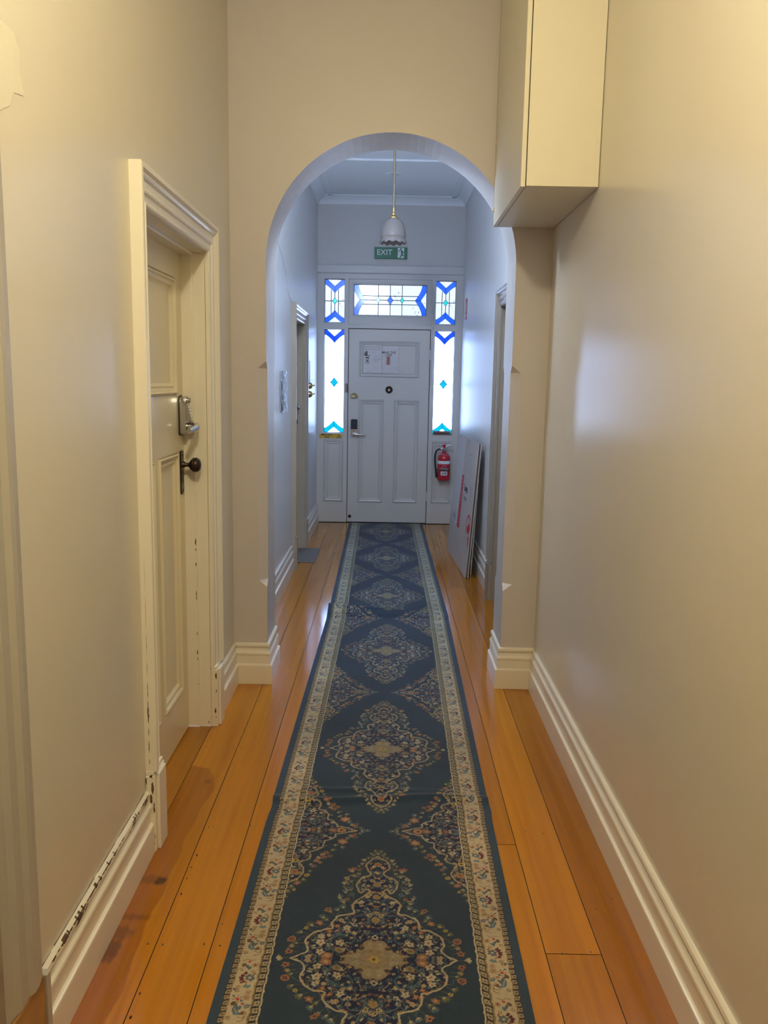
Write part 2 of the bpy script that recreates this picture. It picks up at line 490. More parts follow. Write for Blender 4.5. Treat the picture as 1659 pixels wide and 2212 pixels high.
# ------------------------------------------------------------------ shell
def struct(name, bm, mats, label, cat, smooth=False, weld=False):
    o = obj(name, bm, mats, None, smooth, weld=weld); return tag(o, label, cat, kind='structure')

T = .14
D1 = (2.62, 3.50, 2.03)     # left near door opening
D0 = (.55, 1.475, 2.06)     # doorway at the near left edge
D3 = (6.68, 7.46, 2.00)     # left far door
D4 = (4.93, 5.75, 2.03)     # right far door

def wall_with_openings(bm, y0, y1, ops, f, z1=ZC, th=T):
    y = y0
    for a, b, h in ops:
        if a > y: box(bm, (y, 0, -th), (a, z1, 0), f)
        box(bm, (a, h, -th), (b, z1, 0), f)
        y = b
    if y < y1: box(bm, (y, 0, -th), (y1, z1, 0), f)
bm = NB(); wall_with_openings(bm, YR, YA, [D0, D1], mapL)
# patch of filler high on the wall near the camera
pp = [(1.70, 2.20), (1.778, 2.196), (1.80, 2.17), (1.795, 2.128), (1.81, 2.09), (1.765, 2.082), (1.74, 2.05), (1.70, 2.03), (1.60, 2.04), (1.60, 2.21)]
fc = bm.faces.new([bm.verts.new((-XW+.0007, a, b)) for a, b in pp]); fc.material_index = 1
struct('wall_left', bm, [M['wall_near'], paint('filler_patch', (.63, .59, .50), rough=.4, var=.05, bump=.2, bscale=40)], 'cream painted left wall of the near hall with a doorway', 'wall')
bm = NB(); wall_with_openings(bm, YR, YA, [], mapR)
for y, z in ((3.87, 1.83), (3.80, 1.81), (3.83, 1.77), (3.87, 2.02)):     # little wall plug holes below the cabinet
    quad(bm, [(XW-.0006, y-.004, z-.004), (XW-.0006, y+.004, z-.004), (XW-.0006, y+.003, z+.008), (XW-.0006, y-.004, z+.006)], 1)
quad(bm, [(XW-.0006, 2.905, 2.505), (XW-.0006, 2.888, 2.535), (XW-.0006, 2.866, 2.552), (XW-.0006, 2.893, 2.528)], 2)
struct('wall_right', bm, [M['wall_near'], M['crack'], simple('brown_scuff', (.42, .31, .16), .6)], 'cream painted right wall of the near hall', 'wall')
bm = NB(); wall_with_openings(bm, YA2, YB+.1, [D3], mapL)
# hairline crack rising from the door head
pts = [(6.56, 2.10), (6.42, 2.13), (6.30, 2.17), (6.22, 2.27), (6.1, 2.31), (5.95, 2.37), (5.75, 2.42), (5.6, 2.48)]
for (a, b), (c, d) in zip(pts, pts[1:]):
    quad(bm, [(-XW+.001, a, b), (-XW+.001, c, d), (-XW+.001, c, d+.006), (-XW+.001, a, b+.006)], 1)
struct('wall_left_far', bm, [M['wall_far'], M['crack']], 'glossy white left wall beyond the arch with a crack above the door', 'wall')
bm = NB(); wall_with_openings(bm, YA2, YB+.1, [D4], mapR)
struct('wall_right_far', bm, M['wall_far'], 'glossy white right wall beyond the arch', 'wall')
bm = NB(); box(bm, (-XW-.15, 2.66, -.1), (XW+.15, ZC+.05, 0), mapB)
struct('wall_back', bm, M['wall_back'], 'white wall above the front door', 'wall')
bm = NB(); box(bm, (-XW-.15, YR-.12, 0), (XW+.15, YR, ZC))
struct('wall_rear', bm, M['wall_near'], 'cream wall closing the hall behind the viewer', 'wall')
bm = NB(); box(bm, (-XW-.15, YR-.1, ZC), (XW+.15, YA, ZC+.1))
struct('ceiling', bm, M['ceil_near'], 'plain ceiling of the near hall', 'ceiling')

# panelled ceiling beyond the arch with cornice and cover strips
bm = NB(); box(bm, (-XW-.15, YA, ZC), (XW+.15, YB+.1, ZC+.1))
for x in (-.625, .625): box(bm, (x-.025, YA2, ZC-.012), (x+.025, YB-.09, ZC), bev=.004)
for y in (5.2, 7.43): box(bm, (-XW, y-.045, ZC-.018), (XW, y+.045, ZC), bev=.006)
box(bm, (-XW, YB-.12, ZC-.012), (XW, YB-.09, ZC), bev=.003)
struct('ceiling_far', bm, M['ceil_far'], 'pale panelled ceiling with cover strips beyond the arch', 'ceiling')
bm = NB()
prof = [(0, ZC-.075), (.012, ZC-.075), (.016, ZC-.066), (.024, ZC-.05), (.04, ZC-.034), (.06, ZC-.022), (.078, ZC-.014), (.082, ZC-.01), (.082, ZC)]
skirting(bm, [(XW, YA2), (XW, YB), (-XW, YB), (-XW, YA2)], prof)
struct('trim_1', bm, M['ceil_far'], 'white cove cornice round the far ceiling', 'cornice', weld=True)

# arch wall: chamfered jambs and a semicircular head
bm = NB()
ch = .044
def jamb_section(s, c):
    # section (x,y) of a jamb on side s (-1 left, 1 right), chamfer size c on both inner corners
    return [(s*(XW+.02), YA), (s*(AR+c), YA), (s*AR, YA+c*.85), (s*AR, YA2-c*.85), (s*(AR+c), YA2), (s*(XW+.02), YA2)]
for s in (-1, 1):
    rings = []
    for z, c in ((0, .0002), (.50, .0002), (.535, ch), (1.575, ch), (1.61, .0002), (AZ, .0002)):
        rings.append([bm.verts.new((x, y, z)) for x, y in jamb_section(s, c)])
    for A, B in zip(rings, rings[1:]):
        for i in range(5):
            bm.faces.new((A[i], A[i+1], B[i+1], B[i])).material_index = 1 if i == 2 else 0
n = 48
rf, rb = [], []
for i in range(n+1):
    a = PI - PI*i/n
    x, z = AR*math.cos(a), AZ + AR*.995*math.sin(a)
    rf.append((x, z))
for Y in (YA, YA2):
    lo = [bm.verts.new((x, Y, z)) for x, z in rf]
    up = [bm.verts.new((-(XW+.02) + 2*(XW+.02)*i/n, Y, ZC+.02)) for i in range(n+1)]
    for i in range(n): bm.faces.new((lo[i], lo[i+1], up[i+1], up[i]))
    for s, k in ((-1, 0), (1, n)):
        a = bm.verts.new((s*(XW+.02), Y, AZ)); bm.faces.new((lo[k], up[k], a))
for i in range(n):
    (x, z), (x2, z2) = rf[i], rf[i+1]
    quad(bm, [(x, YA, z), (x2, YA, z2), (x2, YA2, z2), (x, YA2, z)], 1)
M['soffit'] = paint('brushed_arch_soffit', (.50, .49, .50), rough=.4, var=.10, bump=.2, bscale=12, stretch=(1, 3, 1), big=7)
o = struct('wall_arch', bm, [M['wall_arch'], M['soffit']], 'cross wall with a round-headed archway and chamfered jambs', 'wall', weld=True)

# ------------------------------------------------------------------ baseboards
SK = [(0, .210), (.007, .210), (.012, .205), (.014, .196), (.012, .190), (.007, .184), (.007, .178), (.011, .168), (.017, .160), (.018, .152), (.015, .146), (.015, .104), (.019, .100), (.024, .098), (.025, .092), (.025, 0)]
def base(name, pts, label, mat='trim', chips=None):
    bm = NB(); skirting(bm, pts, SK)
    if chips: chips(bm)
    return struct(name, bm, [M[mat], M['chip']], label, 'skirting board')
def chips_left(bm):
    """ragged line of missing paint along the top of the left skirting, with larger flakes"""
    r = random.Random(5)
    def amp(y):
        a = 0
        for c, w_, h in ((1.72, .05, .007), (1.80, .06, .009), (1.90, .07, .012), (2.02, .09, .010), (2.13, .07, .008), (2.22, .05, .005), (2.35, .05, .010), (2.45, .05, .012)):
            a = max(a, h*max(0, 1-((y-c)/w_)**2))
        return a*.8 + (.0006 if 1.68 < y < 2.2 else .0)
    y = 1.66; prev = None
    while y < 2.503:
        k = amp(y)*r.uniform(.25, 1.2)
        if k < .0022: k = 0 if r.random() < .45 else .0006
        d = min(.0125, max(0, k-.001))
        inn = .0068 if k < .003 else .0008 + .006*r.random()*(k < .006)
        z = .2050 - d
        cur = [(-XW+inn, y, .2107), (-XW+.0080, y, .2105), (-XW+.0128, y, .2055), (-XW+.0128+d*.2+.0004, y+r.uniform(-.002, .002), z)] if k > 0 else None
        if prev and cur:
            for q in range(1 if k > .007 else 2, 2 if d < .0006 else 3): quad(bm, [prev[q], cur[q], cur[q+1], prev[q+1]], 1)
        prev = cur
        y += r.uniform(.004, .009)
    # open joint between the skirting and the plaster
    y = 1.66
    while y < 2.45:
        L = r.uniform(.02, .07); w0, w1 = r.uniform(.0008, .0030), r.uniform(.0008, .0030)
        quad(bm, [(-XW+.0009, y, .2104), (-XW+.0009, y+L, .2104), (-XW+.0009, y+L, .2110+w1), (-XW+.0009, y, .2110+w0)], 1)
        y += L if r.random() < .8 else L*1.5
    def flake(yy, z, L, h, w_):
        n = 14; P = []
        for i in range(n):
            t = 2*PI*i/n; k = r.uniform(.55, 1.15)
            P.append((w_, yy + L/2*math.cos(t)*k + h*.6*math.sin(t), z + h/2*math.sin(t)*k))
        quad(bm, P, 1)
    for yy, z, L, h in ((1.885, .193, .055, .016), (1.93, .196, .02, .013), (2.33, .196, .05, .009), (2.455, .196, .03, .012), (2.29, .191, .012, .005)): flake(yy, z, L, h, -XW+.0149)
# the room must be on the left of the path: left wall runs toward the camera (-y)
base('baseboard_left', [(-XW, 2.505), (-XW, 1.655)], 'cream left skirting with paint flaking to bare timber', chips=chips_left)
base('baseboard_left_corner', [(-XW+.001, YA), (-XW+.001, 3.635)], 'short cream skirting between the left door and the arch')
base('baseboard_arch_left', [(-AR, YA2-.002), (-AR, YA), (-XW, YA)], 'cream skirting wrapped round the left jamb of the arch')
base('baseboard_arch_right', [(XW, YA), (AR, YA), (AR, YA2-.002)], 'cream skirting wrapped round the right jamb of the arch')
base('baseboard_right', [(XW, YR), (XW, YA-.025)], 'cream skirting along the right wall of the near hall')
base('baseboard_left_far', [(-XW, 6.55), (-XW, YA2)], 'white skirting on the left beyond the arch', 'trim_far')
base('baseboard_left_end', [(-XW, YB), (-XW, 7.59)], 'short white skirting between the far left door and the end wall', 'trim_far')
base('baseboard_right_far', [(XW, 5.885), (XW, YB)], 'white skirting on the right beyond the arch', 'trim_far')

# ------------------------------------------------------------------ architraves
AP = [(-.112, 0), (-.112, .036), (-.108, .038), (-.096, .038), (-.092, .034), (-.088, .030), (-.082, .032), (-.076, .028), (-.070, .022), (-.050, .021), (-.044, .024), (-.038, .022), (-.034, .017), (-.016, .016), (-.012, .019), (-.006, .018), (0, .013), (0, -.02)]
def architrave(name, op, f, label, mat='trim', chipped=False, depth=.11, plinth=True):
    a, b, h = op
    bm = NB()
    z0 = .275 if plinth else 0
    frame_mould(bm, (a, b, z0, h), AP, f, 3)
    if plinth:
        for u0, u1 in ((a-.118, a+.004), (b-.004, b+.118)):
            box(bm, (u0, 0, 0), (u1, .262, .030), f, bev=.003)
            box(bm, (u0+.004, .262, 0), (u1-.004, .277, .026), f, bev=.003)
            box(bm, (u0+.02, 0, .028), (u1-.02, .262, .040), f, bev=.003)
    # jamb linings and rebate stops
    dz = -depth-.02
    for u0, u1 in ((a-.02, a+.003), (b-.003, b+.02)): box(bm, (u0, 0, dz), (u1, h+.02, -.001), f)
    box(bm, (a+.003, h-.003, dz), (b-.003, h+.02, -.001), f)
    st = .05
    box(bm, (a+.002, 0, dz), (a+.013, h-.002, -st), f, bev=.002); box(bm, (b-.013, 0, dz), (b-.002, h-.002, -st), f, bev=.002); box(bm, (a+.013, h-.013, dz), (b-.013, h-.002, -st), f, bev=.002)
    if chipped:
        r = random.Random(3)
        def flake(u, v, w, L, hh, along='v'):
            n = 8; P = []
            for i in range(n):
                t = 2*PI*i/n
                P.append(f(u + L/2*math.cos(t)*r.uniform(.6, 1.1), v + hh/2*math.sin(t)*r.uniform(.7, 1.1), w))
            quad(bm, P, 1)
        def rag(U, v, w, hh, ww, lean=0):
            """ragged upright flake in the plane u=U"""
            n = max(4, int(hh/.006)); L_, R_ = [], []
            for i in range(n+1):
                t = i/n; k = math.sin(PI*min(1, max(0, t*.94+.03)))**.5
                L_.append((v-hh/2+hh*t, w - ww*k*r.uniform(.3, 1)))
                R_.append((v-hh/2+hh*t, w + ww*k*r.uniform(.1, .7) + lean*t))
            for i in range(n):
                quad(bm, [f(U, *L_[i]), f(U, *L_[i+1]), f(U, *R_[i+1]), f(U, *R_[i])], 1)
        # stop edge of the far jamb, facing the camera
        for v, hh, ww in ((.835, .030, .006), (.80, .012, .003), (.735, .016, .004), (.60, .045, .003), (.43, .020, .002), (.345, .022, .004), (.315, .014, .003), (.20, .008, .002), (1.33, .006, .003)):
            rag(b-.0136, v, -.0535, hh, ww)
        for v, hh, ww, w0 in ((.235, .030, .006, .024), (.165, .016, .004, .024), (.075, .026, .007, .020), (.045, .010, .003, .022), (.02, .012, .004, -.01)):
            rag(b-.0046, v, w0, hh, ww)
        # near leg: edge facing the camera
        for v, hh, ww in ((.36, .045, .0022), (.41, .03, .0018), (.475, .075, .0035), (.55, .05, .0016), (.62, .05, .0010), (.70, .07, .0010), (.80, .10, .0007), (.92, .10, .0005), (.31, .02, .002)):
            rag(a-.1126, v, .014, hh, ww)
        for v, hh, ww, w0 in ((.222, .040, .007, .024), (.185, .030, .009, .018), (.155, .035, .005, .027), (.245, .022, .003, .003), (.055, .016, .0015, .027), (.03, .010, .0015, .026), (.262, .010, .010, .020)):
            rag(a-.1187, v, w0, hh, ww)
    return struct(name, bm, [M[mat], M['chip']], label, 'door architrave')
architrave('trim_2', D1, mapL, 'chipped cream moulded architrave round the left door', chipped=True, depth=.115)
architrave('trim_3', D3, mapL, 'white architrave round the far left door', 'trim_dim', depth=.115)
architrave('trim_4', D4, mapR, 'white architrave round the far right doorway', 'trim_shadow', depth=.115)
# near left doorway: only its architrave, bare plinth block and a timber lining show
bm = NB(); a, b, h = D0
frame_mould(bm, (a, b, .24, h), [(-.15, 0), (-.15, .030), (-.12, .036), (-.10, .036), (-.085, .028), (-.05, .030), (-.03, .024), (0, .020), (0, 0)], mapL, 3)
box(bm, (b+.162, 0, 0), (b+.183, .232, .034), mapL, bev=.002)
box(bm, (b-.004, 0, 0), (b+.160, .238, .030), mapL, 1, bev=.003)
box(bm, (a-.160, 0, 0), (a+.004, .238, .030), mapL, 1, bev=.003)
for u0, u1 in ((a-.02, a+.003), (b-.003, b+.02)): box(bm, (u0, 0, -.13), (u1, h+.02, -.001), mapL, 1)
box(bm, (a, h, -.13), (b, h+.02, -.001), mapL, 1)
struct('trim_5', bm, [M['trim_grey'], M['baretimber']], 'cream architrave on a bare timber plinth block at the near left doorway', 'door architrave')

# ------------------------------------------------------------------ panelled doors
PM = [(0, .0), (.0015, -.006), (.005, -.006), (.006, .004), (.008, .007), (.010, .009), (.016, .006), (.020, -.001), (.030, -.004), (.036, -.001), (.040, -.006), (.046, -.011), (.048, -.012)]
def panel_door(name, u0, u1, v0, v1, w0, th, panels, f, mat, label, pm=PM):
    e = empty(name, f((u0+u1)/2, v0, w0), label, 'door', kind='structure')
    bm = NB()
    us = sorted({u0, u1, *[p[i] for p in panels for i in (0, 1)]}); vs = sorted({v0, v1, *[p[i] for p in panels for i in (2, 3)]})
    for a, b in zip(us, us[1:]):
        for c, d in zip(vs, vs[1:]):
            cu, cv = (a+b)/2, (c+d)/2
            if not any(p[0] < cu < p[1] and p[2] < cv < p[3] for p in panels):
                box(bm, (a, c, w0-th), (b, d, w0), f)
    bmesh.ops.remove_doubles(bm, verts=bm.verts, dist=1e-5)
    obj('door_leaf', bm, M[mat], e)
    for p in panels:
        bm = NB()
        frame_mould(bm, p, [(d, w0+h) for d, h in pm], f)
        box(bm, (p[0], p[2], w0-th*.6), (p[1], p[3], w0+pm[-1][1]), f)
        obj('door_panel', bm, M[mat], e)
    return e

# door 1: left, near
W1 = -.097
d1 = panel_door('door_1', D1[0]+.012, D1[1]-.012, .008, D1[2]-.012, W1, .04,
    [(2.735, 3.03, .21, 1.225), (3.09, 3.385, .21, 1.225), (2.735, 3.385, 1.455, 1.915)], mapL, 'door_near', 'cream panelled left door with lever lock and dark round knob')
# lever lock with key buttons
bm = NB(); u, v = 3.437, 1.372
pl = [(u-.030, v-.075), (u-.030, v+.055), (u-.020, v+.078), (u+.012, v+.084), (u+.030, v+.060), (u+.030, v-.070), (u+.018, v-.082), (u-.018, v-.082)]
prism(bm, pl, W1, W1+.006, mapL, 1)
sc = lambda P, k: [(u+(a-u)*k, v+(b-v)*k) for a, b in P]
prism(bm, sc(pl, .93), W1+.006, W1+.030, mapL, 0)
# sloping button block
for (z0, z1, w0, w1) in ((v-.022, v+.052, .052, .030),):
    P = [(u-.020, z0), (u+.020, z0), (u+.020, z1), (u-.020, z1)]
    lo = [bm.verts.new(mapL(a, b, W1+.03)) for a, b in P]; hi = [bm.verts.new(mapL(a, b, W1+(w0 if b == z0 else w1+.004))) for a, b in P]
    for i in range(4): bm.faces.new((lo[i], lo[(i+1) % 4], hi[(i+1) % 4], hi[i]))
    bm.faces.new(hi)
lathe(bm, [(.011, .0), (.011, .012), (.008, .016), (0, .017)], (u, W1+.028, v+.062), 'y', 20, lambda a, b, c: mapL(a, c, b))
lk = obj('door_lock', bm, [M['chrome'], M['black']], d1); tag(lk, 'satin chrome lever lock with black backing plate'); smooth_by_angle(lk, 30)
bm = NB()
for i in range(5):
    for s in (-1, 1):
        zz = v-.014 + i*.0125; t = (zz-(v-.022))/.074; ww = .052 + (.034-.052)*t
        box(bm, (u+s*.009-.005, zz-.004, W1+ww-.001), (u+s*.009+.005, zz+.004, W1+ww+.0025), mapL)
obj('keypad', bm, M['whiteplastic'], lk)
bm = NB()
lathe(bm, [(.017, 0), (.017, .018), (.013, .02), (.013, .036), (0, .036)], (u, W1+.028, v-.046), 'y', 24, lambda a, b, c: mapL(a, c, b))
pth = bez((u, v-.046, W1+.062), (u-.03, v-.047, W1+.075), (u-.055, v-.052, W1+.070), (u-.115, v-.056, W1+.062), 14)
tube(bm, pth, [.0165]*4+[.0155-.0005*i for i in range(11)], 14, f=mapL)
lathe(bm, [(0, -.020), (.015, -.016), (.0185, 0), (.016, .014), (0, .018)], (u, W1+.060, v-.046), 'y', 20, lambda a, b, c: mapL(a, c, b))
smooth_by_angle(obj('door_handle', bm, M['chrome'], lk), 50)
# old bronze plate and knob
bm = NB(); v = 1.137
pl = [(u-.022, v-.082), (u-.022, v+.082), (u-.014, v+.090), (u+.014, v+.090), (u+.022, v+.082), (u+.022, v-.082), (u+.014, v-.090), (u-.014, v-.090)]
prism(bm, pl, W1, W1+.006, mapL)
for dz in (-.075, .075):
    lathe(bm, [(.005, 0), (.004, .003), (0, .003)], (u, W1+.006, v+dz), 'y', 10, lambda a, b, c: mapL(a, c, b))
pt = obj('knob_plate', bm, M['bronze'], d1); tag(pt, 'dark bronze plate below the lever lock'); smooth_by_angle(pt, 30)
bm = NB()
lathe(bm, [(.014, .004), (.013, .012), (.0085, .018), (.0085, .030), (.016, .036), (.024, .042), (.030, .050), (.0285, .053), (.031, .058), (.030, .064), (.0275, .068), (.026, .072), (.018, .078), (0, .081)], (u, W1+.002, v+.032), 'y', 28, lambda a, b, c: mapL(a, c, b))
smooth_by_angle(obj('door_knob', bm, M['bronze'], pt), 40)
bm = NB(); box(bm, (u-.004, v-.045, W1+.006), (u+.004, v-.018, W1+.0068), mapL); obj('keyhole', bm, M['dark'], pt)

# door 3 far left, door 4 far right: recessed in their linings
d3 = panel_door('door_3', D3[0]+.012, D3[1]-.012, .008, D3[2]-.012, -.097, .04,
    [(6.80, 7.03, .21, 1.2), (7.11, 7.34, .21, 1.2), (6.80, 7.34, 1.42, 1.88)], mapL, 'trim_far', 'white panelled far left door with a chrome knob')
bm = NB(); lathe(bm, [(.026, 0), (.024, .006), (.010, .012), (.010, .04), (.024, .05), (.028, .062), (.022, .074), (0, .078)], (7.385, -.097, 1.285), 'y', 22, lambda a, b, c: mapL(a, c, b))
smooth_by_angle(obj('door_knob', bm, M['chrome'], d3), 40)
bm = NB(); lathe(bm, [(.024, 0), (.022, .012), (.012, .03), (.02, .042), (.018, .058), (0, .06)], (7.385, -.097, 1.155), 'y', 22, lambda a, b, c: mapL(a, c, b))
smooth_by_angle(obj('key_escutcheon', bm, M['black'], d3), 40)
d4 = panel_door('door_4', D4[0]+.012, D4[1]-.012, .008, D4[2]-.012, -.097, .04,
    [(5.05, 5.30, .21, 1.2), (5.38, 5.63, .21, 1.2), (5.05, 5.63, 1.42, 1.9)], mapR, 'trim_far', 'white panelled far right door set back in its lining')
# timber door closing the near left doorway (just its varnished edge shows)
d5 = panel_door('door_5', D0[0]+.004, D0[1]-.004, .006, D0[2]-.004, -.05, .04,
    [(.68, .97, .21, 1.2), (1.06, 1.35, .21, 1.2), (.68, 1.35, 1.42, 1.9)], mapL, 'baretimber', 'varnished timber door in the near left doorway')

# ------------------------------------------------------------------ front door wall
DL = .428
bm = NB()
fw = -.10
def bar(u0, u1, v0, v1, w1=0, mi=0): box(bm, (u0, v0, fw), (u1, v1, w1), mapB, mi)
for s in (-1, 1):
    lo, hi = (-.757, -.682) if s < 0 else (.682, .757)
    bar(lo, hi, 0, 2.62)
    lo, hi = (-.474, -.432) if s < 0 else (.432, .474)
    bar(lo, hi, 0, 2.62, .004)
    a, b = (-.682, -.474) if s < 0 else (.474, .682)
    bar(a, b, 2.556, 2.62); bar(a, b, 2.046, 2.117); bar(a, b, .895, .968); bar(a, b, 0, .228)
bar(-.432, .432, 2.562, 2.62); bar(-.432, .432, 2.060, 2.100)
for r in ((-.434, -.405, 0, 2.10), (.405, .434, 0, 2.10), (-.434, .434, 2.02, 2.11), (-.434, .434, 0, .03), (-.434, -.395, 2.09, 2.60), (.395, .434, 2.09, 2.60), (-.434, .434, 2.54, 2.60)): box(bm, (r[0], r[2], -.10), (r[1], r[3], -.055), mapB)
for r in ((-.4325, -.4255, .01, 2.06), (.4255, .4325, .01, 2.06), (-.43, .43, 2.0525, 2.0605)): box(bm, (r[0], r[2], -.05), (r[1], r[3], -.006), mapB, 1)  # dark strips in the gaps round the leaf, painted shade
o = struct('trim_6', bm, [M['door_front'], M['dark']], 'white timber frame holding the front door and leadlights', 'door frame', weld=False)
bm = NB()
for s in (-1, 1):
    a, b = (-.680, -.472) if s < 0 else (.474, .684)
    p = (a, b, .230, .893)
    frame_mould(bm, p, [(d, h*.9) for d, h in PM], mapB)
    box(bm, (p[0], p[2], -.06), (p[1], p[3], -.012), mapB)
struct('trim_7', bm, M['door_front'], 'moulded white panels below the two tall side leadlights', 'panel')
bm = NB()
prof = [(0, 2.616), (.022, 2.616), (.026, 2.622), (.026, 2.690), (.030, 2.694), (.034, 2.702), (.030, 2.708), (0, 2.71)]
skirting(bm, [(XW, YB), (-XW, YB)], prof)
struct('trim_8', bm, M['door_front'], 'flat white head board over the front door frame', 'architrave')
bm = NB(); box(bm, (-XW, YB-.012, -.002), (XW, YB+.1, .006))
struct('trim_9', bm, M['dark'], 'dark threshold under the front door', 'threshold')

d2 = panel_door('door_2', -DL+.003, DL-.003, .010, 2.052, -.004, .045,
    [(-.315, .320, 1.558, 1.932), (-.313, -.049, .223, 1.324), (.062, .325, .223, 1.324)], mapB, 'door_front', 'white panelled front door at the end of the hall')
wD = -.004
fy = lambda a, b, c: mapB(a, c, b)
# digital lock and lever
bm = NB()
prism(bm, [(-.394, .945), (-.388, .933), (-.332, .933), (-.325, .945), (-.325, 1.010), (-.394, 1.010)], wD, wD+.020, mapB, 0)
prism(bm, [(-.394, 1.010), (-.325, 1.010), (-.325, 1.105), (-.333, 1.115), (-.386, 1.115), (-.394, 1.105)], wD, wD+.024, mapB, 1)
lathe(bm, [(.005, 0), (.005, .002), (0, .002)], (-.36, wD+.02, .99), 'y', 12, fy, 2)
lk2 = obj('door_lock', bm, [M['chrome'], M['navyplastic'], M['black']], d2); tag(lk2, 'keyless lock with dark blue cover and chrome base')
bm = NB(); lathe(bm, [(.018, .018), (.016, .03), (.010, .034), (.010, .05), (0, .05)], (-.365, wD, .957), 'y', 20, fy)
tube(bm, [(-.368, .957, wD+.055), (-.34, .957, wD+.058), (-.29, .952, wD+.055), (-.235, .948, wD+.052)], [.011, .011, .009, .008], 12, f=mapB)
smooth_by_angle(obj('door_handle', bm, M['chrome'], lk2), 45)
bm = NB()
lathe(bm, [(.042, 0), (.042, .003), (.036, .022), (.024, .036), (0, .042)], (-.363, wD, 1.348), 'y', 28, lambda a, b, c: mapB(a, max(c, 1.342), b))
bm_dead = [f_ for f_ in bm.faces if f_.calc_area() < 1e-9]; bmesh.ops.delete(bm, geom=bm_dead, context='FACES')
tag(smooth_by_angle(obj('door_pull', bm, M['brass'], d2), 50), 'brass cup pull')
bm = NB(); lathe(bm, [(.038, 0), (.038, .006), (.033, .010), (.028, .006), (.024, .006), (.020, .012), (.018, .004), (0, .004)], (.005, wD, 1.430), 'y', 32, fy)
pv = smooth_by_angle(obj('door_viewer', bm, M['bronze'], d2), 30); tag(pv, 'round bronze fitting with a bright centre')
bm = NB(); prism(bm, [(.005+.010*math.cos(a)*(1 if math.sin(a) < 0 else 1-math.sin(a)*.75), 1.427+(.010 if math.sin(a) < 0 else .019)*math.sin(a)) for a in [2*PI*k/20 for k in range(20)]], wD+.0125, wD+.0135, mapB)
obj('viewer_centre', bm, M['whiteplastic'], pv)
bm = NB(); lathe(bm, [(.017, 0), (.017, .004), (.012, .010), (.006, .012), (.006, .006), (0, .006)], (-.397, wD, .069), 'y', 20, fy)
tag(smooth_by_angle(obj('floor_bolt', bm, M['black'], d2), 40), 'small round black bolt')
for v in (1.80, .30):
    bm = NB(); tube(bm, [(.4275, v-.05, .008), (.4275, v+.05, .008)], .008, 10, f=mapB)
    for k in range(-2, 3): tube(bm, [(.4275, v+k*.024-.0015, .008), (.4275, v+k*.024+.0015, .008)], .0095, 10, f=mapB)
    obj('hinge', bm, M['door_front'], d2)
# strike box on frame
bm = NB(); box(bm, (-.463, 1.395, .004), (-.434, 1.488, .022), mapB, bev=.003); box(bm, (-.440, 1.40, .0215), (-.434, 1.483, .0225), mapB, 1)
tag(obj('strike_box', bm, [simple('grey_metal', (.25, .24, .27), .45, .5), M['dark']]), 'grey metal strike box on the frame left of the front door', 'lock keep')

# leadlight windows --------------------------------------------------
def arc_pts(cx, cy, r, a0, a1, n=10): return [(cx+r*math.cos(a0+(a1-a0)*i/n), cy+r*math.sin(a0+(a1-a0)*i/n)) for i in range(n+1)]
def seg_came(bm, pts, w=.007, wz=(-.036, -.026)):
    for (a, b), (c, d) in zip(pts, pts[1:]):
        L = math.hypot(c-a, d-b)
        if L < 1e-6: continue
        nx, ny = -(d-b)/L*w/2, (c-a)/L*w/2
        prism(bm, [(a+nx, b+ny), (c+nx, d+ny), (c-nx, d-ny), (a-nx, b-ny)], wz[0], wz[1], mapB)

GW = -.031
def chevron(x0, x1, edge, d, tip_o, end_o, tip_i, end_i):
    """curved V band hung from the edge y=edge; d=-1 hangs down from the top, +1 stands on the bottom"""
    xm = (x0+x1)/2; n = 10; out = []
    for s in (-1, 1):
        lo, hi = [], []
        for i in range(n+1):
            t = i/n; x = xm + s*(x1-x0)/2*t
            lo.append((x, edge + d*(end_o + (tip_o-end_o)*(1-t)**1.45)))
            hi.append((x, edge + d*max(0, end_i + (tip_i-end_i)*(1-t)**1.0)))
        out.append((lo, hi))
    return out

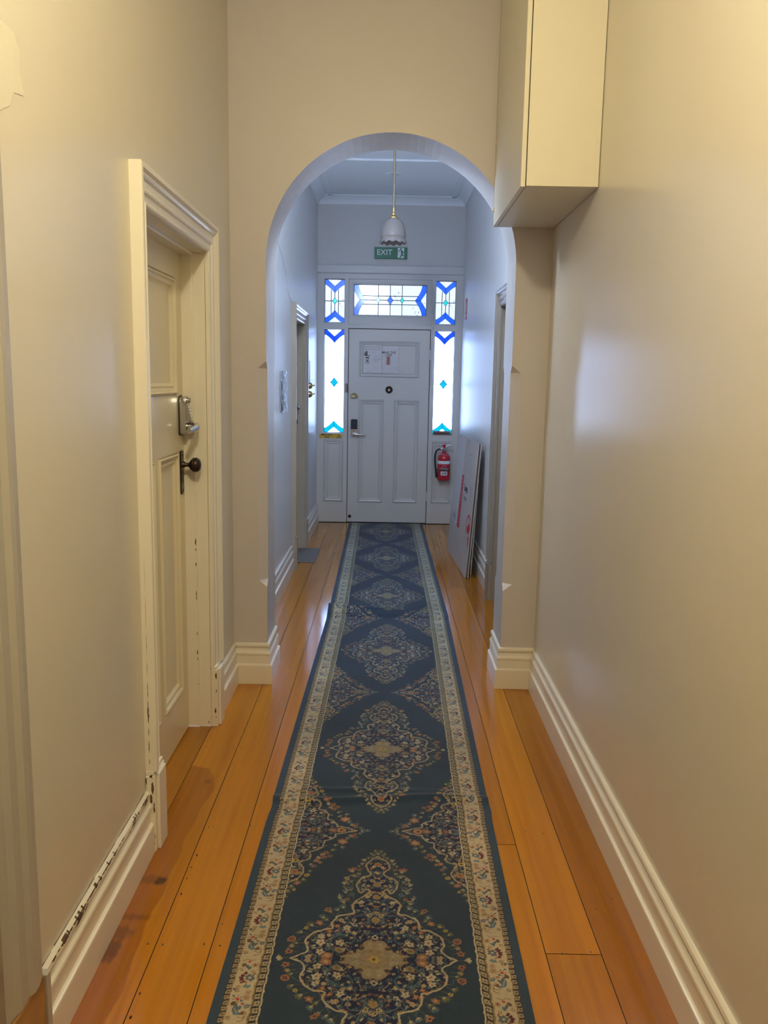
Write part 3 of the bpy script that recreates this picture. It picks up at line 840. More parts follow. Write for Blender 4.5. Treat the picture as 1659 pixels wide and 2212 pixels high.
def leadlight(name, x0, x1, y0, y1, label, kind, textured=False):
    e = empty(name, mapB((x0+x1)/2, y0, 0), label, 'leadlight window', kind='structure')
    bm = NB(); box(bm, (x0-.004, y0-.004, GW-.004), (x1+.004, y1+.004, GW-.002), mapB)
    obj('clear_glass', bm, M['hammered' if textured else 'clear'], e)
    blue, cyan, lead = NB(), NB(), NB()
    # perimeter cames
    for seg in (((x0, y0), (x1, y0)), ((x1, y0), (x1, y1)), ((x1, y1), (x0, y1)), ((x0, y1), (x0, y0))): seg_came(lead, seg, .007)
    xm, ym, w, h = (x0+x1)/2, (y0+y1)/2, x1-x0, y1-y0
    def band(bm_, lo, hi):
        for (a, b), (c, d) in zip(zip(lo, lo[1:]), zip(hi, hi[1:])):
            prism(bm_, [a, b, d, c], GW-.0016, GW-.0004, mapB)
        seg_came(lead, lo, .0022); seg_came(lead, hi, .0022); seg_came(lead, [lo[0], hi[0]], .003)
    def diamond(bm_, cx, cy, rx, ry):
        P = [(cx-rx, cy), (cx, cy+ry), (cx+rx, cy), (cx, cy-ry)]
        if bm_ is not None: prism(bm_, P, GW-.0016, GW-.0004, mapB)
        seg_came(lead, P+P[:1], .004 if bm_ is not None else .0035)
    if kind == 'top':
        for lo, hi in chevron(x0, x1, y1, -1, .138, .053, .070, -.022): band(blue, lo, hi)
        for lo, hi in chevron(x0, x1, y0, 1, .126, .047, .060, -.026): band(blue, lo, hi)
        diamond(cyan, xm, ym, .026, .033)
        seg_came(lead, [(xm, y0+.118), (xm, ym-.033)]); seg_came(lead, [(xm, ym+.033), (xm, y1-.138)])
        for s in (-1, 1):
            seg_came(lead, [(xm+s*.038, y0+.090), (xm+s*.038, y1-.105)])
            seg_came(lead, [(xm+s*.026, ym), (xm+s*w/2, ym)])
    elif kind == 'side':
        for lo, hi in chevron(x0, x1, y1, -1, .138, .053, .070, -.022): band(blue, lo, hi)
        for lo, hi in chevron(x0, x1, y0, 1, .126, .047, .060, -.026): band(cyan, lo, hi)
        cy = y0 + .53
        diamond(cyan, xm, cy, .038, .050)
        for d in (.235, -.225): diamond(None, xm, cy+d, .026, .034)
        for s in (-1, 1):
            seg_came(lead, [(xm+s*.038, y0+.10), (xm+s*.038, y1-.105)], .004)
            for yy in (cy, cy+.235, cy-.225): seg_came(lead, [(xm+s*.03, yy), (xm+s*w/2, yy)], .003)
            for yy in (cy+.12, cy-.112): seg_came(lead, [(xm, yy), (xm+s*.038, yy)], .003)
        for a, b in ((cy+.269, y1-.138), (cy+.05, cy+.201), (cy-.191, cy-.05), (y0+.125, cy-.259)): seg_came(lead, [(xm, a), (xm, b)], .003)
    else:
        for s in (-1, 1):
            xe = x0 if s < 0 else x1
            # two arcs meeting at a point toward the middle
            for k in (-1, 1):
                n_ = 10; A, B = [], []
                for i in range(n_+1):
                    t = i/n_
                    yy = ym + k*h/2*t
                    px = .046 + .074*(1-t)**1.66
                    A.append((xe - s*px, yy)); B.append((xe - s*max(0, -.03+.090*(1-t)**1.2), yy))
                band(blue, A, B)
        diamond(blue, xm, ym, .030, .043)
        for s in (-1, 1):
            diamond(cyan, xm+s*.124, ym, .021, .030)
            seg_came(lead, [(xm+s*.03, ym), (xm+s*.103, ym)]); seg_came(lead, [(xm+s*.145, ym), (xm+s*(w/2-.120), ym)])
            seg_came(lead, [(xm+s*.124, y0), (xm+s*.124, ym-.03)]); seg_came(lead, [(xm+s*.124, ym+.03), (xm+s*.124, y1)])
            for yy in (ym-.043, ym+.043): seg_came(lead, [(xm, yy), (xm+s*(w/2-.088), yy)])
        seg_came(lead, [(xm, y0), (xm, ym-.043)]); seg_came(lead, [(xm, ym+.043), (xm, y1)])
    obj('blue_glass', blue, M['blue_upper' if textured else 'blue'], e)
    obj('turquoise_glass', cyan, M['cyan_upper' if textured else 'cyan'], e) if len(cyan.verts) else cyan.free()
    obj('lead_came', lead, M['lead'], e)
    # timber bead round the glass
    bm = NB(); frame_mould(bm, (x0-.012, x1+.012, y0-.012, y1+.012), [(0, .0005), (.001, .005), (.006, .005), (.010, .001), (.012, -.012), (.012, -.03)], mapB)
    obj('glazing_bead', bm, M['door_front'], e)
    return e
leadlight('window_1', -.682, -.474, .968, 2.046, 'tall side leadlight left of the front door', 'side')
leadlight('window_2', .474, .682, .968, 2.046, 'tall side leadlight right of the front door', 'side')
leadlight('window_3', -.682, -.474, 2.117, 2.556, 'small upper leadlight left of the transom', 'top', True)
leadlight('window_4', .474, .682, 2.117, 2.556, 'small upper leadlight right of the transom', 'top', True)
w5 = leadlight('window_5', -.378, .378, 2.198, 2.508, 'wide leadlight transom over the front door', 'mid', True)
bm = NB()
for r in ((-.429, -.378, 2.103, 2.559), (.378, .429, 2.103, 2.559), (-.378, .378, 2.103, 2.198), (-.378, .378, 2.508, 2.559)): box(bm, (r[0], r[2], -.045), (r[1], r[3], -.001), mapB)
for x in (-.29, .29): box(bm, (x-.03, 2.098, -.001), (x+.03, 2.112, .004), mapB, bev=.001)
obj('window_sash', bm, M['door_front'], w5)
# transom stay rod down the right mullion
bm = NB(); tube(bm, [(.452, 1.46, .022), (.452, 2.33, .022)], .006, 10, f=mapB)
for v in (1.47, 2.08, 2.32): box(bm, (.438, v-.008, .003), (.466, v+.008, .024), mapB, bev=.002)
tube(bm, [(.452, 2.33, .022), (.44, 2.345, .026), (.41, 2.345, .03)], .006, 8, f=mapB)
tube(bm, [(.452, 1.49, .022), (.437, 1.46, .034), (.437, 1.43, .036)], .007, 8, f=mapB)
tag(obj('window_stay_rod', bm, M['door_front']), 'white fanlight opener rod on the frame right of the front door', 'window opener')

# ------------------------------------------------------------------ things on the end wall
# exit sign
e = empty('exit_sign', (-.003, YB, 2.764), 'green running man exit sign above the front door', 'exit sign')
bm = NB(); box(bm, (-.171, 2.765, 0), (.166, 2.879, .028), mapB, bev=.003); obj('sign_body', bm, M['green'], e)
text_obj('lettering', 'EXIT', .078, basis((-.068, YB-.0292, 2.825), (1, 0, 0), (0, 0, 1)), M['signwhite'], e, bold=.0006)
bm = NB(); prism(bm, [(.067, 2.772), (.134, 2.772), (.134, 2.872), (.067, 2.872)], .0282, .0290, mapB); pic = obj('pictogram', bm, M['signwhite'], e)
bm = NB()
def P2(*p): return [(.067+a*.067, 2.772+b*.1) for a, b in p]
hd = [(.50+.13*math.cos(2*PI*k/14), .90+.085*math.sin(2*PI*k/14)) for k in range(14)]
for poly in (hd, [(.45, .80), (.72, .74), (.82, .45), (.60, .38), (.50, .55)], [(.50, .78), (.30, .72), (.05, .60), (.0, .66), (.25, .80), (.45, .83)], [(.68, .76), (.95, .62), (1.05, .52), (.98, .47), (.80, .60), (.66, .66)],
             [(.60, .46), (.80, .42), (.86, .27), (1.18, .24), (1.18, .17), (.74, .19)], [(.56, .46), (.74, .40), (.60, .22), (.48, .02), (.30, .02), (.44, .26)], [(.30, .02), (.30, .07), (.18, .05), (.18, .02)]):
    prism(bm, P2(*poly), .0290, .0296, mapB)
obj('running_man', bm, M['green'], pic)
bm = NB(); box(bm, (-.118, 2.985, 0), (.118, 3.130, .026), mapB, bev=.004); box(bm, (-.120, 3.118, 0), (.120, 3.132, .040), mapB, bev=.003)
tag(obj('wall_mounted_box', bm, M['wall_back']), 'flat pale box on the wall above the exit sign behind the lampshade', 'wall box')

# notices on the door: two sheets in clear sleeves
e = empty('notice', (-.175, YB, 1.60), 'creased printed instruction sheet with a lock picture on the front door', 'notice', 'door notices in plastic sleeves')
py = -.0145+wD+.003
def sheet(e, x0, x1, y0, y1, rot=0):
    bm = NB(); prism(bm, [(x0, y0), (x1, y0), (x1, y1), (x0, y1)], py+.012, py+.0126, mapB); obj('paper', bm, M['paper'], e)
    bm = NB(); nx, ny = 22, 30; r = random.Random(int(x0*999)+5); gr = []
    for j in range(ny+1):
        gr.append([bm.verts.new(mapB(x0-.006+(x1-x0+.012)*i/nx, y0-.012+(y1-y0+.016)*j/ny, py+.0145+.002*math.sin(i*.9+j*.5)*math.sin(j*.7)+r.uniform(0, .0012)*(1.8 if j < 9 else .5))) for i in range(nx+1)])
    for j in range(ny):
        for i in range(nx): bm.faces.new((gr[j][i], gr[j][i+1], gr[j+1][i+1], gr[j+1][i]))
    obj('plastic_sleeve', bm, M['sleeve'], e, smooth=True)
sheet(e, -.272, -.078, 1.603, 1.892)
bm = NB(); wz = (py+.0127, py+.0131)
for y, x0, x1 in ((1.872, -.262, -.09), (1.864, -.262, -.10), (1.848, -.262, -.088), (1.842, -.262, -.12), (1.818, -.175, -.14), (1.815, -.21, -.17), (1.775, -.15, -.10), (1.748, -.17, -.09), (1.735, -.16, -.10), (1.715, -.17, -.12)):
    prism(bm, [(x0, y), (x1, y), (x1, y+.003), (x0, y+.003)], *wz, mapB)
obj('printed_text', bm, M['inkgrey'], e)
bm = NB()
prism(bm, [(-.262, 1.795), (-.258, 1.815), (-.25, 1.815), (-.248, 1.83), (-.228, 1.83), (-.226, 1.80), (-.226, 1.785), (-.20, 1.785), (-.20, 1.778), (-.262, 1.778)], *wz, mapB)
prism(bm, [(-.248, 1.752), (-.212, 1.752), (-.212, 1.770), (-.248, 1.770)], *wz, mapB)
for r in ((-.248, -.244, 1.705, 1.752), (-.216, -.212, 1.705, 1.752), (-.248, -.212, 1.700, 1.705)): prism(bm, [(r[0], r[2]), (r[1], r[2]), (r[1], r[3]), (r[0], r[3])], *wz, mapB)
prism(bm, [(-.238, 1.715), (-.222, 1.715), (-.222, 1.74), (-.238, 1.74)], *wz, mapB)
obj('printed_picture', bm, M['ink'], e)
e = empty('notice', (.013, YB, 1.60), 'white MIND THE STEP sheet with red down arrow on the front door', 'notice', 'door notices in plastic sleeves')
sheet(e, -.070, .095, 1.603, 1.886)
text_obj('lettering', 'MIND THE\nSTEP', .032, basis((-.005, YB-py-.0128, 1.802), (1, 0, 0), (0, 0, 1)), M['ink'], e, bold=.0007)
bm = NB(); prism(bm, [(-.026, 1.775), (.008, 1.775), (.008, 1.705), (.020, 1.705), (-.009, 1.683), (-.038, 1.705), (-.026, 1.705)], *wz, mapB)
obj('red_arrow', bm, M['inkred'], e)

# mind your step sticker
e = empty('warning_sticker', (-.607, YB, .908), 'yellow Mind your step sticker under the left side leadlight', 'sticker')
bm = NB(); box(bm, (-.728, .907, .0005), (-.486, .957, .0022), mapB); obj('sticker_base', bm, M['yellow'], e)
text_obj('lettering', 'Mind your\nstep', .028, basis((-.648, YB-.0028, .933), (1, 0, 0), (0, 0, 1)), M['ink'], e, bold=.0009)
bm = NB(); cx, cy = -.523, .930
tri = [(cx-.026, cy-.017), (cx+.026, cy-.017), (cx, cy+.023)]; tin = [(cx-.0185, cy-.0125), (cx+.0185, cy-.0125), (cx, cy+.015)]
for i in range(3):
    j = (i+1) % 3; prism(bm, [tri[i], tri[j], tin[j], tin[i]], .0022, .0028, mapB)
prism(bm, [(cx-.002, cy-.004), (cx+.002, cy-.004), (cx+.003, cy+.009), (cx-.003, cy+.009)], .0022, .0028, mapB)
prism(bm, [(cx-.002, cy-.010), (cx+.002, cy-.010), (cx+.002, cy-.006), (cx-.002, cy-.006)], .0022, .0028, mapB)
obj('warning_triangle', bm, M['ink'], e)
# brown bar lying on the sill of the right sidelight
bm = NB(); tube(bm, [(.505, .990, -.012), (.668, .990, -.012)], .016, 14, f=mapB); tube(bm, [(.484, .992, -.012), (.506, .992, -.012)], [.013, .017], 12, f=mapB)
box(bm, (.478, .966, -.028), (.680, .975, .010), mapB)
tag(obj('wooden_bar', bm, M['stick']), 'short brown wooden bar lying on the sill of the right side leadlight', 'wooden bar')

# fire extinguisher
ex, eyy = .601, YB-.082
e = empty('fire_extinguisher', (ex, eyy, .490), 'red fire extinguisher hanging right of the front door', 'fire extinguisher')
bm = NB(); R = .0655
lathe(bm, [(0, .492), (R*.9, .492), (R*.98, .498), (R, .51), (R, .715), (R*.985, .73), (R*.9, .748), (R*.7, .764), (R*.4, .775), (.022, .778), (.020, .80), (0, .80)], (ex, eyy, 0), 'z', 40)
smooth_by_angle(obj('cylinder', bm, M['red'], e), 40)
bm = NB(); lathe(bm, [(R+.0008, .667), (R+.0008, .699)], (ex, eyy, 0), 'z', 40); obj('white_band', bm, M['signwhite'], e, smooth=True, normals=False)
bm = NB(); lathe(bm, [(R+.0012, .594), (R+.0022, .596), (R+.0022, .601), (R+.0012, .603)], (ex, eyy, 0), 'z', 40)
box(bm, (ex-R-.016, eyy-.014, .592), (ex-R+.004, eyy+.010, .606), bev=.003)
box(bm, (ex-.012, eyy+R, .55), (ex+.012, YB+.02, .74), bev=.002)
obj('wall_strap', bm, M['black'], e)
def curved_patch(bm, a0, a1, z0, z1, r, n=10, mi=0):
    for i in range(n):
        t0, t1 = a0+(a1-a0)*i/n, a0+(a1-a0)*(i+1)/n
        P = lambda t, z: (ex+r*math.sin(t), eyy-r*math.cos(t), z)
        quad(bm, [P(t0, z0), P(t1, z0), P(t1, z1), P(t0, z1)], mi)
lab = simple('white_label', (.7, .72, .75), .4)
bm = NB(); curved_patch(bm, -.55, .55, .546, .590, R+.0010); lb_ = obj('label', bm, lab, e); 
bm = NB()
for i, z in enumerate((.556, .563, .570, .577)):
    curved_patch(bm, -.38+.06*i, -.05, z, z+.004, R+.0014, 4); curved_patch(bm, .08, .38, z, z+.004, R+.0014, 4)
obj('printed_text', bm, M['ink'], lb_)
bm = NB()
for z0, z1, a0, a1 in ((.609, .660, -.95, -.92), (.609, .660, .92, .95), (.659, .6605, -.95, .95)): curved_patch(bm, a0, a1, z0, z1, R+.0010, 6)
r_ = random.Random(2)
for row, z in enumerate((.648, .632, .622)):
    t = -.6
    while t < .6:
        w_ = r_.uniform(.04, .12)
        if row != 0 or -.5 < t < .4: curved_patch(bm, t, t+w_, z-.004, z+(.004 if row == 0 else .0), R+.0010, 2)
        t += w_+r_.uniform(.03, .1)
obj('printed_instructions', bm, simple('pink_print', (.62, .30, .34), .4), e)
bm = NB(); t = -.72
while t < .72:
    w_ = r_.uniform(.05, .14); z = r_.uniform(.604, .612); curved_patch(bm, t, t+w_, z, z+.016, R+.0011, 2); t += w_+.03
obj('printed_classes', bm, M['turq'], e)
bm = NB()
lathe(bm, [(.019, .80), (.022, .803), (.022, .815), (.017, .82), (.017, .835), (0, .838)], (ex, eyy, 0), 'z', 20)
box(bm, (ex-.02, eyy-.012, .815), (ex+.024, eyy+.012, .835), bev=.003)
tube(bm, bez((ex+.01, eyy, .842), (ex+.03, eyy, .856), (ex+.05, eyy, .864), (ex+.068, eyy, .866)), .005, 8)
tube(bm, bez((ex+.015, eyy, .822), (ex+.05, eyy, .820), (ex+.07, eyy, .810), (ex+.092, eyy, .798)), .0055, 8)
tube(bm, [(ex-.045, eyy, .820), (ex-.015, eyy, .822)], .008, 10)
smooth_by_angle(obj('valve_handle', bm, M['chrome'], e), 40)
bm = NB(); lathe(bm, [(.016, .838), (.016, .846), (.019, .852), (.017, .868), (.010, .874), (0, .875)], (ex-.002, eyy, 0), 'z', 18); smooth_by_angle(obj('safety_cap', bm, M['red'], e), 40)
bm = NB(); hp = bez((ex-.04, eyy, .820), (ex-.115, eyy, .822), (ex-.10, eyy, .70), (ex-.083, eyy, .585), 22)
tube(bm, hp, .0095, 12); tube(bm, [(ex-.0835, eyy, .592), (ex-.078, eyy, .56), (ex-.074, eyy, .52)], [.010, .011, .012], 12)
smooth_by_angle(obj('hose', bm, M['black'], e), 60)

# red sign on the far right wall
e = empty('fire_sign', (XW, 8.48, 2.14), 'small red fire sign on the right wall near the front door', 'sign')
bm = NB(); box(bm, (8.405, 2.14, 0), (8.555, 2.34, .003), mapR); obj('sign_plate', bm, M['redprint'], e)
bm = NB(); box(bm, (8.43, 2.16, .003), (8.53, 2.19, .0036), mapR); prism(bm, [(8.455, 2.21), (8.505, 2.21), (8.505, 2.29), (8.49, 2.31), (8.47, 2.31), (8.455, 2.29)], .003, .0036, mapR); obj('sign_symbol', bm, M['cardlight'], e)

# ------------------------------------------------------------------ left far wall things
bm = NB(); r = random.Random(9); nx, ny = 16, 24; gr = []
for j in range(ny+1):
    gr.append([bm.verts.new(mapL(5.86+.215*i/nx, 1.285+.30*j/ny, .012+.008*math.sin(j*.55)*math.cos(i*.5)+r.uniform(0, .004)+.012*(i/nx))) for i in range(nx+1)])
for j in range(ny):
    for i in range(nx): bm.faces.new((gr[j][i], gr[j][i+1], gr[j+1][i+1], gr[j+1][i]))
e = empty('hanging_sleeve', mapL(5.96, 1.285, 0), 'crinkled clear plastic sleeve on the left wall beyond the arch', 'plastic sleeve')
obj('clear_cover', bm, M['sleeve'], e, smooth=True)
bm = NB(); box(bm, (5.868, 1.29, .002), (6.062, 1.58, .004), mapL); obj('paper', bm, M['paper'], e)
def dome_switch(z, label):
    e = empty('light_switch', mapL(8.0, z, 0), label, 'light switch', 'dome light switches')
    f = lambda a, b, c: mapL(a, c, b)
    bm = NB(); lathe(bm, [(.033, 0), (.033, .006), (.031, .012), (.027, .024), (.018, .033), (.006, .036), (0, .036)], (8.0, 0, z), 'y', 24, f); smooth_by_angle(obj('dome_cover', bm, M['brass'], e), 40)
    bm = NB(); tube(bm, [(8.0, z, .034), (8.0, z+.004, .056)], [.005, .007], 10, f=mapL); obj('toggle', bm, M['brass'], e)
dome_switch(1.466, 'upper of two brass dome light switches beyond the far left door')
dome_switch(1.386, 'lower of two brass dome light switches beyond the far left door')
bm = NB(); box(bm, (7.93, 1.49, .001), (8.09, 1.70, .004), mapL)
tag(obj('wall_notice', bm, M['paper']), 'narrow white notice above the brass light switches', 'notice')

# ------------------------------------------------------------------ floor mat
bm = NB(); box(bm, (-.805, 6.86, .0005), (-.594, 7.45, .006), bev=.002)
tag(obj('door_mat', bm, M['mat']), 'thin grey mat lying in the far left doorway', 'door mat')

# ------------------------------------------------------------------ cartons leaning on the right wall
B1 = Vector((.629, 6.403, .002)); ea = Vector((-.0555, .9985, 0)).normalized(); nv = Vector((.07, .0039, 1.062)).normalized(); Hs = 1.063; La = 1.136
en = nv.cross(ea).normalized()       # faces the corridor
if en.x > 0: en = -en
fb = lambda a, v, w: tuple(B1 + ea*a + nv*v + en*w)
e = empty('flattened_carton', B1, 'grey flat-packed carton with red stripe print leaning on the right wall', 'carton')
bm = NB(); box(bm, (0, 0, -.006), (La, Hs, 0), fb)
box(bm, (.004, .003, -.020), (La, Hs-.004, -.006), fb, 1)
box(bm, (0, .002, -.026), (La, Hs-.002, -.020), fb)
obj('carton_board', bm, [M['cardboard'], M['cardedge']], e)
bm = NB(); prism(bm, [(.625, .745), (.613, Hs-.004), (La-.005, Hs-.004), (La-.005, .35), (.98, .30), (.69, .295)], .0, .0008, fb); obj('carton_flap', bm, M['cardlight'], e)
bm = NB(); prism(bm, [(.556, .30), (.690, .295), (.642, .752), (.545, .752)], .0008, .0014, fb); st = obj('red_stripe', bm, M['redprint'], e)
# vertical lettering in the stripe (too small to read: pale letter strokes)
r = random.Random(4); v = .34
while v < .72:
    bm = NB(); hgt = r.uniform(.012, .02); c = .612-(v-.3)*.05
    box(bm, (c-.011, v, .0014), (c+.011, v+hgt*.3, .0018), fb)
    if r.random() < .7: box(bm, (c-.011, v, .0014), (c-.006, v+hgt*.8, .0018), fb)
    if r.random() < .6: box(bm, (c+.006, v, .0014), (c+.011, v+hgt*.8, .0018), fb)
    obj('letter', bm, M['cardlight'], st)
    v += hgt + .012
TX = basis(B1 + ea*.385 + nv*.662 + en*.0012, -ea, nv)
text_obj('lettering', 'Large', .078, TX, M['inkblue'], e, bold=.0015)
TX = basis(B1 + ea*.378 + nv*.585 + en*.0012, -ea, nv)
text_obj('lettering', 'Square', .068, TX, M['inkgrey'], e)
for a0, a1, v0, v1 in ((.20, .39, .943, .947), (.20, .43, .903, .906), (.77, .98, .40, .404)):
    bm = NB(); box(bm, (a0, v0, .001), (a1, v1, .0014), fb); obj('printed_line', bm, M['inkgrey'], e)
for k in range(4):
    bm = NB(); box(bm, (.80+k*.05, .335, .001), (.83+k*.05, .385, .0014), fb); obj('printed_glyph', bm, M['inkgrey'], e)
for k in range(3):
    bm = NB(); box(bm, (.84+k*.045, .29, .001), (.85+k*.045, .33, .0014), fb); obj('printed_glyph', bm, M['inkgrey'], e)
bm = NB()
# little outline of a carton
for p, q in (((.08, .69), (.15, .69)), ((.15, .69), (.17, .60)), ((.17, .60), (.10, .595)), ((.10, .595), (.08, .69)), ((.15, .69), (.18, .705)), ((.08, .69), (.11, .705))):
    d = Vector((q[0]-p[0], q[1]-p[1])); nn = Vector((-d.y, d.x)).normalized()*.002
    prism(bm, [(p[0]+nn.x, p[1]+nn.y), (q[0]+nn.x, q[1]+nn.y), (q[0]-nn.x, q[1]-nn.y), (p[0]-nn.x, p[1]-nn.y)], .001, .0014, fb)
obj('carton_drawing', bm, M['inkgrey'], e)
# red emblem: arc swoosh over a hammer
bm = NB()
A = arc_pts(.10, .385, .105, -.15, PI*1.0, 20); Bq = arc_pts(.105, .380, .090, -.05, PI*1.0, 20)
for i in range(20): prism(bm, [A[i], A[i+1], Bq[i+1], Bq[i]], .001, .0015, fb)
q = [(.205, .385), (.196, .385), (.186, .27), (.190, .262)]; prism(bm, q, .001, .0015, fb)
prism(bm, [(.185, .392), (.165, .385), (.155, .355), (.14, .33), (.125, .352), (.10, .350), (.092, .338), (.045, .338), (.035, .36), (.0, .372), (.0, .395), (.04, .405), (.05, .425), (.10, .42), (.115, .40), (.15, .385)], .001, .0015, fb)
prism(bm, [(.075, .318), (.03, .325), (.015, .30), (.0, .24), (.005, .235), (.05, .255)], .001, .0015, fb)
obj('red_emblem', bm, M['redprint'], e)
# a second, white board behind it
B2 = Vector((.682, 6.50, .002)); n2 = Vector((.048, .004, 1.0)).normalized(); e2 = Vector((-.03, 1, 0)).normalized(); m2 = n2.cross(e2).normalized()
if m2.x > 0: m2 = -m2
fb2 = lambda a, v, w: tuple(B2 + e2*a + n2*v + m2*w)
bm = NB(); box(bm, (0, 0, -.004), (1.0, 1.0, .004), fb2)
tag(obj('flat_panel', bm, M['boardwhite']), 'thin white board standing behind the flattened carton', 'board')

# ------------------------------------------------------------------ wall cabinet
x0, xd, x1, y0, y1, z0, z1 = .470, .487, XW-.002, 3.21, YA-.004, 2.244, ZC-.06
e = empty('wall_cabinet', ((x0+x1)/2, (y0+y1)/2, z0), 'tall cream cabinet fixed high in the corner beside the arch', 'cabinet')
bm = NB(); box(bm, (xd+.004, y0, z0), (x1, y0+.018, z1), bev=.001); box(bm, (xd+.004, y1-.018, z0), (x1, y1, z1)); box(bm, (xd+.004, y0+.018, z0), (x1, y1-.018, z0+.018)); box(bm, (x1-.01, y0+.018, z0+.018), (x1, y1-.018, z1)); box(bm, (xd+.004, y0+.018, z1-.018), (x1, y1-.018, z1))
for x, z in ((xd+.055, z0+.010), (xd+.2, z0+.010), (x1-.012, z0+.16)):
    lathe(bm, [(.008, 0), (.0075, .001), (0, .0012)], (x, 0, z), 'y', 16, lambda a, b, c: (a, y0-b, c))
lathe(bm, [(.006, 0), (.0055, .001), (0, .0012)], (.70, 0, z0+.35), 'y', 16, lambda a, b, c: (a, y0-b, c))
obj('cabinet_case', bm, M['cabinet'], e)
bm = NB(); box(bm, (x0, y0-.001, z0-.003), (xd, y1-.028, z1), bev=.001)
dr = obj('cabinet_door', bm, M['cabinet'], e)
bm = NB(); box(bm, (x0-.010, y1-.05, z0+.06), (x0, y1-.036, z0+.075), bev=.002); obj('door_catch', bm, M['chrome'], dr)
bm = NB(); box(bm, (x0+.002, y1-.026, z0), (xd+.004, y1, z1)); obj('filler_strip', bm, M['baretimber'], e)

# ------------------------------------------------------------------ pendant lamp & ceiling disc
px, pyy = .013, 6.5
e = empty('pendant_lamp', (px, pyy, ZC), 'white frilled glass shade pendant hanging on a rod beyond the arch', 'pendant lamp')
bm = NB(); lathe(bm, [(.050, ZC), (.050, ZC-.012), (.040, ZC-.035), (.022, ZC-.06), (.010, ZC-.09), (0, ZC-.092)], (px, pyy, 0), 'z', 28); smooth_by_angle(obj('ceiling_rose', bm, M['brass'], e), 40)
bm = NB()
for s in (-1, 1): lathe(bm, [(0, -.014), (.010, -.010), (.014, 0), (.010, .010), (0, .014)], (px+s*.020, pyy, 3.222), 'z', 14)
obj('white_ball', bm, M['whiteplastic'], e, smooth=True)  # two small white balls either side of the rod
bm = NB(); tube(bm, [(px, pyy, ZC-.07), (px, pyy, 2.775)], .0085, 12); smooth_by_angle(obj('rod', bm, M['dullbrass'], e), 60)
bm = NB(); lathe(bm, [(.010, 2.80), (.011, 2.775), (.012, 2.77), (.014, 2.762), (.019, 2.758), (.019, 2.75), (.015, 2.748), (.026, 2.74), (.034, 2.735), (.036, 2.722), (0, 2.722)], (px, pyy, 0), 'z', 28); smooth_by_angle(obj('gallery', bm, M['brass'], e), 40)
bm = NB()
prof = [(.030, 2.728), (.044, 2.722), (.060, 2.706), (.075, 2.682), (.086, 2.655), (.093, 2.625), (.096, 2.600), (.095, 2.588), (.090, 2.581), (.091, 2.574), (.096, 2.566), (.099, 2.556), (.101, 2.548)]
def ruffle(r_, h_, a, i):
    k = max(0, i-9)/3
    return r_ + .0035*k*math.cos(12*a), h_ - .006*k*math.cos(12*a+.5)
lathe(bm, prof, (px, pyy, 0), 'z', 96, rfun=ruffle)
me_s = smooth_by_angle(obj('lamp_shade', bm, M['opal'], e), 60)
sm = me_s.modifiers.new('thickness', 'SOLIDIFY'); sm.thickness = .003
bm = NB(); lathe(bm, [(.0, 2.62), (.02, 2.625), (.028, 2.65), (.02, 2.69), (.014, 2.72), (0, 2.721)], (px, pyy, 0), 'z', 20); obj('light_bulb', bm, M['whiteplastic'], e, smooth=True)

e = empty('ceiling_light', (.012, 7.90, ZC), 'round white recessed disc light on the far ceiling', 'ceiling light')
bm = NB(); lathe(bm, [(.075, 0), (.075, -.004), (.068, -.008), (.048, -.007), (.044, -.003)], (.012, 7.90, ZC), 'z', 36); smooth_by_angle(obj('trim_ring', bm, M['ceil_far'], e), 40)
bm = NB(); lathe(bm, [(.044, -.003), (.036, -.007), (.022, -.004), (0, -.004)], (.012, 7.90, ZC), 'z', 36); obj('diffuser', bm, M['whiteplastic'], e, smooth=True)

